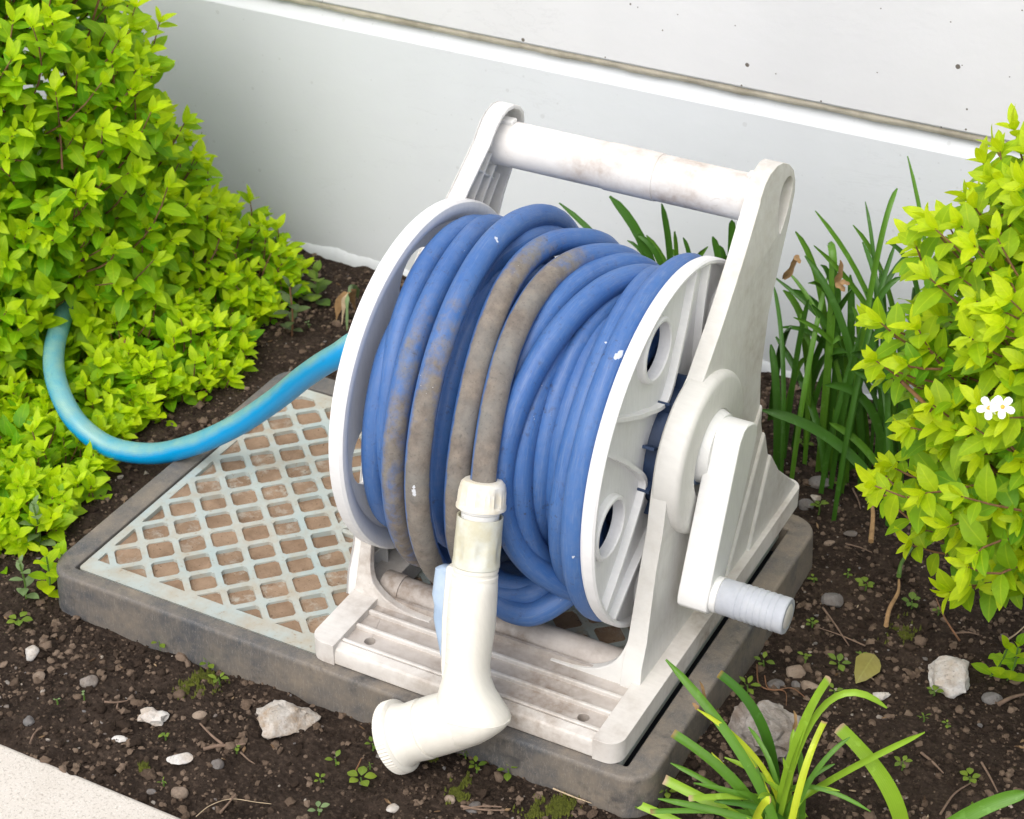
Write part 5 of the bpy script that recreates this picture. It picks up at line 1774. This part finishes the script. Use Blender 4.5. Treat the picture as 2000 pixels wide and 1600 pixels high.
seedling(1735, 1560, 22, 'tiny rosette under the broad cut strap leaf', 4, 1)
seedling(1640, 962, 30, 'small weed in front of the right strap leaf clump', 5, 1, 'weed', 0.6, (0.2, 0.4))
seedling(1598, 1005, 44, 'weed seedling between the reel base and the right shrub', 6, 0, 'weed', 0.7, (0.3, 0.5))
seedling(1568, 895, 44, 'weed seedling at the foot of the thick strap leaf clump', 6, 1, 'weed', 1.0, (0.2, 0.4))
seedling(1300, 1562, 60, 'weed under the left leaves of the cut strap leaf clump', 6, 0, 'weed', 0.4)
seedling(1245, 1586, 56, 'tuft of thin grass at the foot of the front box corner', 9, 3, 'weed', 0.4)
seedling(603, 642, 16, 'minute sprout on the dark soil between the two upright weeds and the reel', 4, 1, 'pale_weed')
seedling(467, 730, 34, 'small weed beside the back left corner of the box', 5, 1, 'pale_weed', 0.4)
weed(617, 588, 60, 36, 'rounded light green weed at the foot of the wall', 5, 'weed', 1, (0.2, 0.5), (5, 0))
weed(570, 660, 92, 36, 'upright dull green weed with a reddish stem, behind the feed hose', 6, 'weed_dark', 2, (0.1, 0.4, 0.6), (4, 0), stemm='stem')
weed(543, 520, 62, 24, 'feathery green weed against the wall behind the low shrub', 7, 'weed', 2, (0.3, 0.5), (0, 0))
weed(78, 1062, 80, 40, 'pale succulent looking weed at the front edge of the low shrub', 5, 'pale_weed', 2, (0.3, 0.6))
weed(50, 1165, 70, 36, 'pale weed near the left corner of the box', 5, 'pale_weed', 2, (0.3, 0.6))
weed(95, 1162, 88, 44, 'lime sprig growing at the left front corner of the box', 6, 'leaf', 0, (0.4, 0.7, 0.95), (16, -5))
weed(120, 1130, 60, 40, 'second lime sprig leaning over the left front corner of the box', 5, 'leaf', 0, (0.4, 0.7, 0.95), (18, -8))
weed(1930, 1318, 60, 44, 'lime sprig lying beside the large pale stone at the right', 4, 'leaf', 0, (0.3, 0.5, 0.8), (25, 10))
weed(1965, 1330, 66, 40, 'lime sprig next to the right edge behind the grey pebble', 5, 'leaf', 0, (0.2, 0.4, 0.7), (8, 14))

# seed-pod weed standing in front of the wall
wx, wy = -0.515, 0.56
t = thing('podded_weed', 'thin weed with upright green seed pods rising from the shrub in front of the wall', 'weed', (wx, wy, GZ), 'weeds on the soil')
top = at(386, 292, 'y', wy)
bs = Vector((top.x + 0.012, wy, GZ - 0.005))
b = MB()
b.tube(smooth_path([bs, (bs + top) / 2 + Vector((0.002, 0, 0)), top], 5), 0.0008, 5)
b.build('stem', MAT['seed_pod'], t)
r5 = random.Random(4)
for k in range(13):
    q = 0.45 + 0.55 * k / 12
    p = bs + (top - bs) * q
    a = r5.uniform(0, 6.28)
    d = Vector((math.cos(a) * 0.45, math.sin(a) * 0.3, 1)).normalized()
    b = MB()
    b.tube([p, p + d * 0.006, p + d * 0.020], [0.0004, 0.0009, 0.0003], 5)
    b.build('pod', MAT['seed_pod'], t)

# withered plant beside the left flange
gx, gy = ground(672, 632)
t = thing('withered_plant', 'withered yellow plant drooping on the soil beside the left flange', 'weed', (gx, gy, sz(gx, gy)))
for k, (q, mt, w) in enumerate((((657, 632), 'deadleaf', 0.0085), ((694, 612), 'deadleaf', 0.009), ((678, 652), 'pale_weed', 0.0040), ((700, 590), 'pale_weed', 0.0080), ((668, 640), 'straw', 0.0045))):
    e = Vector((*ground(*q), GZ + 0.004))
    s_ = at(680, 572, 'y', gy)
    m = (s_ + e) / 2 + Vector((0, 0, 0.010))
    rows = []
    pts = smooth_path([s_, m, e], 5)
    for i, p in enumerate(pts):
        t_ = i / (len(pts) - 1)
        tg = (pts[min(i + 1, len(pts) - 1)] - pts[max(0, i - 1)]).normalized()
        sd = tg.cross((CAM_LOC - p).normalized()).normalized()
        ww = w * 0.5 * (0.15 + math.sin(PI * min(1, t_ * 0.95)) ** 1.5) * (1 + 0.3 * math.sin(11 * t_ + k * 2))
        sd = (sd + Vector((0, 0, 0.8 * math.sin(5 * t_ + k)))).normalized()
        rows.append([p - sd * ww, p + Vector((0, 0, ww * 0.5)), p + sd * ww, p - Vector((0, 0, ww * 0.3))])
    b = MB()
    b.rings(rows)
    b.build('leaf', MAT[mt], t, smooth=50)
# ------------------------------------------------------------------ stones, clods, twigs, moss
def ico(sub):
    bm = bmesh.new()
    bmesh.ops.create_icosphere(bm, subdivisions=sub, radius=1.0)
    vs = np.array([v.co[:] for v in bm.verts])
    fs = [tuple(v.index for v in f.verts) for f in bm.faces]
    bm.free()
    return vs, fs
ICO = {k: ico(k) for k in (1, 2, 3, 4)}

def rock(name, label, px, py, wpx, hpx, mat, seed, turn=0.0, cuts=7, rough=0.10, sink=0.30, group='stones lying on the soil', flat=None, cat='stone'):
    x, y = ground(px, py)
    z = sz(x, y)
    s = pix((x, y, z))[2] / FPX
    rx = wpx * s / 2
    rz = hpx * s / 2 * (0.85 if flat is None else flat)
    ry = hpx * s / 2 * 1.05
    r_ = random.Random(seed)
    vs, fs = ICO[4 if wpx > 70 else 3]
    v = vs.copy()
    for _ in range(cuts):
        n_ = np.array(Vector((r_.gauss(0, 1), r_.gauss(0, 1), r_.gauss(0, 1))).normalized())
        dd = r_.uniform(0.55, 0.85)
        h = v @ n_
        v = v - np.outer(np.clip(h - dd, 0, None) * 0.92, n_)
    out = []
    c, sn = math.cos(turn), math.sin(turn)
    for p in v:
        q = Vector(p)
        k = 1 + rough * mnoise.noise(q * 2.1 + Vector((seed, 0, 0))) + rough * 0.6 * mnoise.noise(q * 5.3 + Vector((0, seed, 0))) + rough * 0.35 * mnoise.noise(q * 12 + Vector((0, 0, seed)))
        q = q * k
        a, b_, e = q.x * rx, q.y * ry, q.z * rz
        # long axis lies along the picture's horizontal, turned by turn
        u = Vector((math.cos(YAW), math.sin(YAW), 0)); w = Vector((-math.sin(YAW), math.cos(YAW), 0))
        out.append(Vector((x, y, z + rz * (1 - 2 * sink) * 0.8 - (rz * 0.12 if flat is None else -0.0012))) + u * (a * c - b_ * sn) + w * (a * sn + b_ * c) + Vector((0, 0, e)))
    b = MB()
    b.add(out, fs)
    o = b.build(name, MAT[mat], smooth=38, recalc=False)
    return tag(o, label, cat, group)

rock('stone', 'large pale rough stone on the soil at the right, under the golden shrub', 1857, 1330, 88, 96, 'st_white', 3, 1.35, 6, 0.16, 0.18)
rock('stone', 'big rough brown and grey rock behind the front strap leaves', 1498, 1452, 132, 160, 'st_brown', 8, 0.3, 9, 0.26, 0.22)
rock('stone', 'long pale concrete chunk lying against the box front', 553, 1415, 142, 84, 'st_pale', 12, 0.42, 8, 0.20, 0.20)
rock('stone', 'jagged whitish stone left of the forked twig', 300, 1405, 62, 44, 'st_white', 21, -0.4, 6, 0.42, 0.3)
rock('stone', 'flat whitish slab nearest to the egg shaped pebble', 351, 1486, 54, 34, 'st_white', 30, 0.05, 9, 0.08, 0.3, flat=0.4)
rock('stone', 'round cream pebble on the soil near the left edge', 63, 1286, 33, 34, 'st_white', 41, 0, 4, 0.05, 0.25)
rock('stone', 'light grey blocky stone between the cream pebble and the jagged stone', 176, 1345, 36, 34, 'st_brown', 45, 0.2, 6, 0.08, 0.25)
rock('stone', 'smooth grey brown pebble just below the cream pebble', 78, 1328, 26, 22, 'st_tan', 47, 0, 3, 0.05, 0.25)
rock('stone', 'thin white chip beside a withered scrap above the kerb', 236, 1449, 36, 20, 'st_white', 52, 0.1, 8, 0.15, 0.3, flat=0.5)
rock('stone', 'egg shaped brownish pebble beside the kerb', 350, 1542, 26, 34, 'st_tan', 57, 1.4, 2, 0.04, 0.25)
rock('stone', 'tan oval pebble right of the jagged whitish stone', 391, 1404, 30, 20, 'st_tan', 60, 0.15, 2, 0.04, 0.25)
rock('stone', 'dark grey angular stone above the left end of the kerb', 57, 1414, 26, 24, 'st_grey', 63, 0, 7, 0.1, 0.3)
rock('stone', 'brown chunky rock between the crank grip and the big rough rock', 1555, 1310, 40, 36, 'st_tan', 66, 0.2, 8, 0.12, 0.25)
rock('stone', 'dark rounded stone on the soil to the right of the crank grip', 1626, 1170, 44, 42, 'st_grey', 70, 0, 4, 0.05, 0.25)
rock('stone', 'greenish grey pebble just in front of the brown chunky rock', 1514, 1338, 40, 28, 'st_grey', 74, 0, 4, 0.07, 0.3)
rock('stone', 'brown oblong stone right of the greenish pebble', 1580, 1341, 42, 26, 'st_tan', 78, -0.3, 6, 0.1, 0.3)
rock('stone', 'small upright grey stone between the greenish pebble and the brown oblong one', 1555, 1336, 18, 24, 'st_grey', 79, 0, 5, 0.08, 0.25)
rock('stone', 'pale curved shard beside the fallen leaf', 1719, 1351, 42, 24, 'st_white', 83, 0.1, 7, 0.2, 0.3)
rock('stone', 'dark grey pebble right of the four leaved seedling near the right edge', 1938, 1362, 42, 30, 'st_grey', 88, 0, 4, 0.06, 0.35)
rock('stone', 'flat dark grey stone in front of the strap leaves by the reel base', 1599, 952, 46, 32, 'st_grey', 91, -0.2, 7, 0.1, 0.3)
rock('stone', 'dark stone touching the back right corner of the box', 1573, 992, 34, 28, 'st_grey', 92, 0, 5, 0.08, 0.3)
rock('stone', 'whitish lump beside the weed seedling behind the box', 1592, 981, 22, 20, 'st_pale', 94, 0, 6, 0.14, 0.25)
rock('stone', 'flat grey flake on the dark soil between the box and the golden shrub', 1661, 1049, 32, 16, 'st_grey', 96, -0.15, 7, 0.08, 0.3, flat=0.5)
rock('stone', 'pinkish brown pebble in front of the flat grey flake', 1620, 1066, 24, 14, 'st_tan', 97, 0.1, 4, 0.06, 0.3)
rock('stone', 'small white stone at the bottom edge below the nozzle', 766, 1578, 28, 20, 'st_white', 99, 0.4, 6, 0.12, 0.25)
rock('stone', 'grey sharp stone at the bottom edge beside the mossy soil', 925, 1582, 34, 30, 'st_grey', 103, 0.2, 8, 0.12, 0.3)
rock('stone', 'brownish grey stone left of the sharp grey one at the bottom edge', 880, 1567, 24, 24, 'st_tan', 104, 0.5, 6, 0.1, 0.3)
rock('stone', 'black flat stone beside the kerb', 294, 1541, 20, 14, 'st_grey', 106, 0, 7, 0.1, 0.35)
rock('stone', 'half buried grey stone behind the flat slab', 425, 1493, 22, 26, 'st_grey', 108, 1.2, 4, 0.08, 0.35)
rock('stone', 'pale grey pebble between the two cut strap leaf clumps', 1690, 1475, 30, 24, 'st_grey', 110, 0, 5, 0.08, 0.3)

# fallen leaf
fx, fy = ground(1676, 1332)
tpl = leaf_template(0.34, 0.16, 0.16, 77, 0.05, 0.42)
fl = bpy.data.objects.new('fallen_leaf', leaf_mesh('fallen_leaf', tpl, 0.5, MAT['fallen']))
COL.objects.link(fl)
q0, q1 = Vector((*ground(1662, 1352), sz(fx, fy) + 0.004)), Vector((*ground(1706, 1296), sz(fx, fy) + 0.012))
fl.location = q1
fl.rotation_euler = frame_rot(q0 - q1, (0.25, -0.35, 1)).to_euler()
fl.scale = ((q0 - q1).length * 0.72,) * 3
tag(fl, 'fallen yellow green leaf with a brown edge lying beside the pale curved shard', 'leaf')

def twig(label, pts, r_=0.0011, mat='twig', lift=0.004, name='twig', group='dry twigs and straws on the soil', forks=()):
    P_ = []
    for p in pts:
        x, y = ground(*p)
        P_.append(Vector((x, y, sz(x, y) + lift)))
    b = MB()
    sp = smooth_path(P_, 5)
    b.tube(sp, [r_ * (1 - 0.5 * i / (len(sp) - 1)) for i in range(len(sp))], 6)
    for f_ in forks:
        Q = []
        for p in f_:
            x, y = ground(*p)
            Q.append(Vector((x, y, sz(x, y) + lift)))
        sp = smooth_path(Q, 5)
        b.tube(sp, [r_ * 0.8 * (1 - 0.5 * i / (len(sp) - 1)) for i in range(len(sp))], 6)
    o = b.build(name, MAT[mat], smooth=60)
    return tag(o, label, 'twig', group)

twig('forked brown twig on the soil below the concrete chunk', [(398, 1470), (430, 1465), (460, 1460), (480, 1457)], 0.0016, forks=[[(436, 1463), (415, 1447), (392, 1427)]])
twig('short crooked twig pointing from the soil to the jagged stone', [(206, 1387), (228, 1385), (250, 1378)], 0.0011, forks=[[(230, 1396), (232, 1384)]])
twig('curved straw above the kerb near the left edge', [(60, 1460), (68, 1444), (84, 1430)], 0.0009)
twig('thin dry straw lying in front of the crank grip', [(1607, 1188), (1634, 1226), (1658, 1264)], 0.0010)
twig('crooked red stem near the dark round stone', [(1690, 1262), (1640, 1240), (1600, 1228)], 0.0007)
twig('pale straw standing against the right side of the box', [(1447, 1320), (1455, 1296), (1458, 1275)], 0.0009, 'straw')
twig('thin looping root in front of the brown chunky rock', [(1478, 1300), (1482, 1345), (1510, 1356), (1545, 1352), (1572, 1375)], 0.0007, 'stem')
twig('long thin root crossing beside the rough rock', [(1493, 1326), (1500, 1350), (1532, 1362), (1534, 1394)], 0.0006, 'stem')
twig('reddish twig leaning from the pale stone to the shrub', [(1872, 1265), (1842, 1220), (1826, 1184)], 0.0009, 'stem', 0.010)
twig('brown twig left of the crowded seedling near the lower right', [(1798, 1478), (1820, 1500), (1842, 1515)], 0.0012)
twig('dry stalk lying toward the lower right corner', [(1835, 1600), (1862, 1560), (1895, 1535)], 0.0010)
twig('thin brown stalk beside the crowded seedling', [(1915, 1500), (1932, 1530), (1946, 1560)], 0.0010)
twig('thick brown twig at the right edge below the grey pebble', [(1950, 1378), (1975, 1366), (2004, 1356)], 0.0020)
twig('reddish straw at the right edge below the sprig', [(1962, 1255), (1985, 1235), (2004, 1220)], 0.0008, 'straw')
twig('short twig on the soil right of the fallen leaf', [(1860, 1244), (1890, 1242), (1912, 1246)], 0.0009)
twig('thin straw near the flat grey flake', [(1652, 1074), (1680, 1078), (1703, 1084)], 0.0008)
twig('dry curl by the weed seedling behind the box', [(1664, 962), (1676, 985), (1680, 1000)], 0.0009)
twig('bent root below the nozzle head', [(690, 1518), (700, 1500), (706, 1488)], 0.0008, 'stem')
twig('pair of dry roots at the bottom edge', [(900, 1588), (940, 1592), (985, 1596)], 0.0012, forks=[[(905, 1594), (945, 1586), (980, 1588)]])
twig('thin grey fibre left of the bottom seedling', [(382, 1588), (410, 1570), (450, 1555), (500, 1565), (530, 1574)], 0.0004, 'straw')
twig('dark twig below the kerb side pebble', [(430, 1585), (446, 1565), (460, 1548)], 0.0010)
twig('short stick beside the concrete chunk', [(470, 1472), (485, 1484), (498, 1492)], 0.0008)
twig('pale root in front of the mossy patch at the bottom', [(1080, 1554), (1120, 1570), (1155, 1579)], 0.0007, 'straw')
twig('withered brown stalk hanging under the golden shrub', [(1728, 1240), (1736, 1200), (1752, 1172), (1754, 1145)], 0.0022, 'deadleaf', 0.010)
twig('green stem bending down from the golden shrub', [(1752, 1150), (1758, 1122), (1778, 1096)], 0.0022, 'gstem', 0.016)
twig('dry drooping leaf stalk hanging between the reel base and the golden shrub', [(1697, 1090), (1700, 1040), (1694, 1005)], 0.0026, 'deadleaf', 0.020)

# loose crumbs of earth and grit: nobody could count them
NR = np.random.default_rng(3)
def crumbs(name, n, smin, smax, power, sub, tones, seed, clear):
    R_ = np.random.default_rng(seed)
    vs0, fs0 = ICO[sub]
    temps = []
    for k in range(10):
        v = []
        for q in vs0:
            q = Vector(q)
            f_ = 1 + 0.55 * mnoise.noise(q * 1.3 + Vector((k * 3.1 + seed, 0, 0))) + 0.45 * mnoise.noise(q * 3.2 + Vector((0, k * 2.7, seed)))
            v.append(q * f_)
        v = np.array([p_[:] for p_ in v]) * (1 + R_.normal(0, 0.05, len(vs0))[:, None])
        for _ in range(2):
            nn_ = R_.normal(0, 1, 3); nn_ /= np.linalg.norm(nn_)
            h = v @ nn_
            v = v - np.outer(np.clip(h - 0.6, 0, None), nn_)
        temps.append(v)
    V, Fc, T = [], [], []
    off = 0
    fa = np.array(fs0)
    while n > 0:
        m = n * 2
        x = R_.uniform(-0.75, 0.70, m); y = R_.uniform(-0.166, 0.608, m)
        keep = ~((x > BX0 - 0.003) & (x < BX1 + 0.003) & (y > BY0 - 0.003) & (y < BY1 + 0.003))
        # crumbs gather in patches
        keep &= vnoise(x * 16, y * 16, seed) * 0.75 + vnoise(x * 50, y * 50, seed + 1) * 0.4 > R_.uniform(clear - 0.25, clear + 0.25, m)
        x, y = x[keep][:n], y[keep][:n]
        n -= len(x)
        s = smin * (1 - R_.random(len(x)) * (1 - (smin / smax) ** power)) ** (-1 / power)
        z = soil_z(x, y)
        tone = R_.choice(tones, len(x)) + R_.normal(0, 0.035, len(x))
        for i in range(len(x)):
            t = temps[R_.integers(10)]
            a = R_.uniform(0, 6.28)
            c, sn = math.cos(a), math.sin(a)
            M = np.array([[c, -sn, 0], [sn, c, 0], [0, 0, 1.0]]) * (s[i] * np.array([1.0, R_.uniform(.65, 1.0), R_.uniform(.5, .85)]))
            V.append(t @ M.T + np.array([x[i], y[i], z[i] + s[i] * R_.uniform(0.05, 0.40)]))
            Fc.append(fa + off); off += len(t)
            T.append(np.full(len(t), np.clip(tone[i], 0, 1)))
    me = bpy.data.meshes.new(name)
    me.from_pydata(np.concatenate(V).tolist(), [], np.concatenate(Fc).tolist())
    o = link(name, me, MAT['clod'], smooth=(60 if sub > 1 else 30), attrs={'tone': np.concatenate(T)})
    return tag(o, kind='stuff')
crumbs('soil_crumbs', 30000, 0.0009, 0.0030, 2.0, 1, [0.1, 0.2, 0.3, 0.4, 0.50, 0.58, 0.64, 0.72], 1, 0.45)
crumbs('soil_clods', 5400, 0.0022, 0.0058, 3.0, 2, [0.2, 0.3, 0.45, 0.58, 0.62, 0.66, 0.70, 0.78], 2, 0.50)
crumbs('grit', 2000, 0.0009, 0.0032, 2.4, 1, [0.74, 0.84, 0.90, 0.94, 0.98], 3, 0.40)

# moss: short tufts in patches
Rm = random.Random(8)
b = MB()
for px, py, rpx, cnt in ((400, 1328, 30, 1500), (372, 1348, 22, 700), (1095, 1582, 34, 900), (1045, 1588, 26, 500), (895, 1555, 22, 450), (905, 1530, 16, 220), (1765, 1232, 34, 350), (845, 1490, 16, 160), (282, 1500, 12, 160), (1400, 1395, 12, 60)):
    x0, y0 = ground(px, py)
    rr = rpx * pix((x0, y0, GZ))[2] / FPX
    for _ in range(cnt):
        a, q = Rm.uniform(0, 6.28), abs(Rm.gauss(0, 0.5))
        x, y = x0 + rr * q * math.cos(a), y0 + rr * q * math.sin(a) * 1.2
        if x > BX0 and y > BY0 - 0.004 and x < BX1: continue
        if mnoise.noise((x * 120, y * 120, 1)) < -0.12: continue
        z = sz(x, y)
        h, w = Rm.uniform(0.0020, 0.0052), Rm.uniform(0.0008, 0.0015)
        dx, dy = Rm.gauss(0, .0007), Rm.gauss(0, .0007)
        o_ = Rm.uniform(0, 2)
        vs = [(x + w * math.cos(o_ + k * 2.094), y + w * math.sin(o_ + k * 2.094), z - 0.0005) for k in range(3)] + [(x + dx, y + dy, z + h)]
        b.add(vs, [(0, 1, 3), (1, 2, 3), (2, 0, 3)])
o = b.build('moss', MAT['moss'], smooth=180, recalc=False)
tag(o, kind='stuff')

# scraps of dead leaf, root and bark lying in the soil
R2 = random.Random(19)
b = MB()
for _ in range(420):
    x, y = R2.uniform(-0.70, 0.68), R2.uniform(-0.160, 0.600)
    if BX0 - 0.004 < x < BX1 + 0.004 and BY0 - 0.004 < y < BY1 + 0.004: continue
    z = sz(x, y) + R2.uniform(0.0008, 0.0030)
    L = R2.uniform(0.0025, 0.0085)
    w = L * R2.uniform(0.10, 0.42)
    a = R2.uniform(0, 6.28)
    d = Vector((math.cos(a), math.sin(a), R2.uniform(-.25, .35)))
    sd = Vector((-math.sin(a), math.cos(a), R2.uniform(-.4, .4)))
    c = Vector((x, y, z))
    top = [c - d * L * 0.5, c + sd * w * 0.5 - d * L * 0.1, c + d * L * 0.5, c - sd * w * 0.5 + d * L * 0.05]
    up = Vector((0, 0, 0.0005))
    mid = c + Vector((0, 0, w * R2.uniform(0.1, 0.4)))
    vs = [t_ + up for t_ in top] + [mid + up] + [t_ - up for t_ in top]
    b.add(vs, [(0, 1, 4), (1, 2, 4), (2, 3, 4), (3, 0, 4), (5, 8, 7, 6), (0, 5, 6, 1), (1, 6, 7, 2), (2, 7, 8, 3), (3, 8, 5, 0)])
o = b.build('leaf_litter', MAT['litter'], smooth=None, recalc=False)
tag(o, kind='stuff')
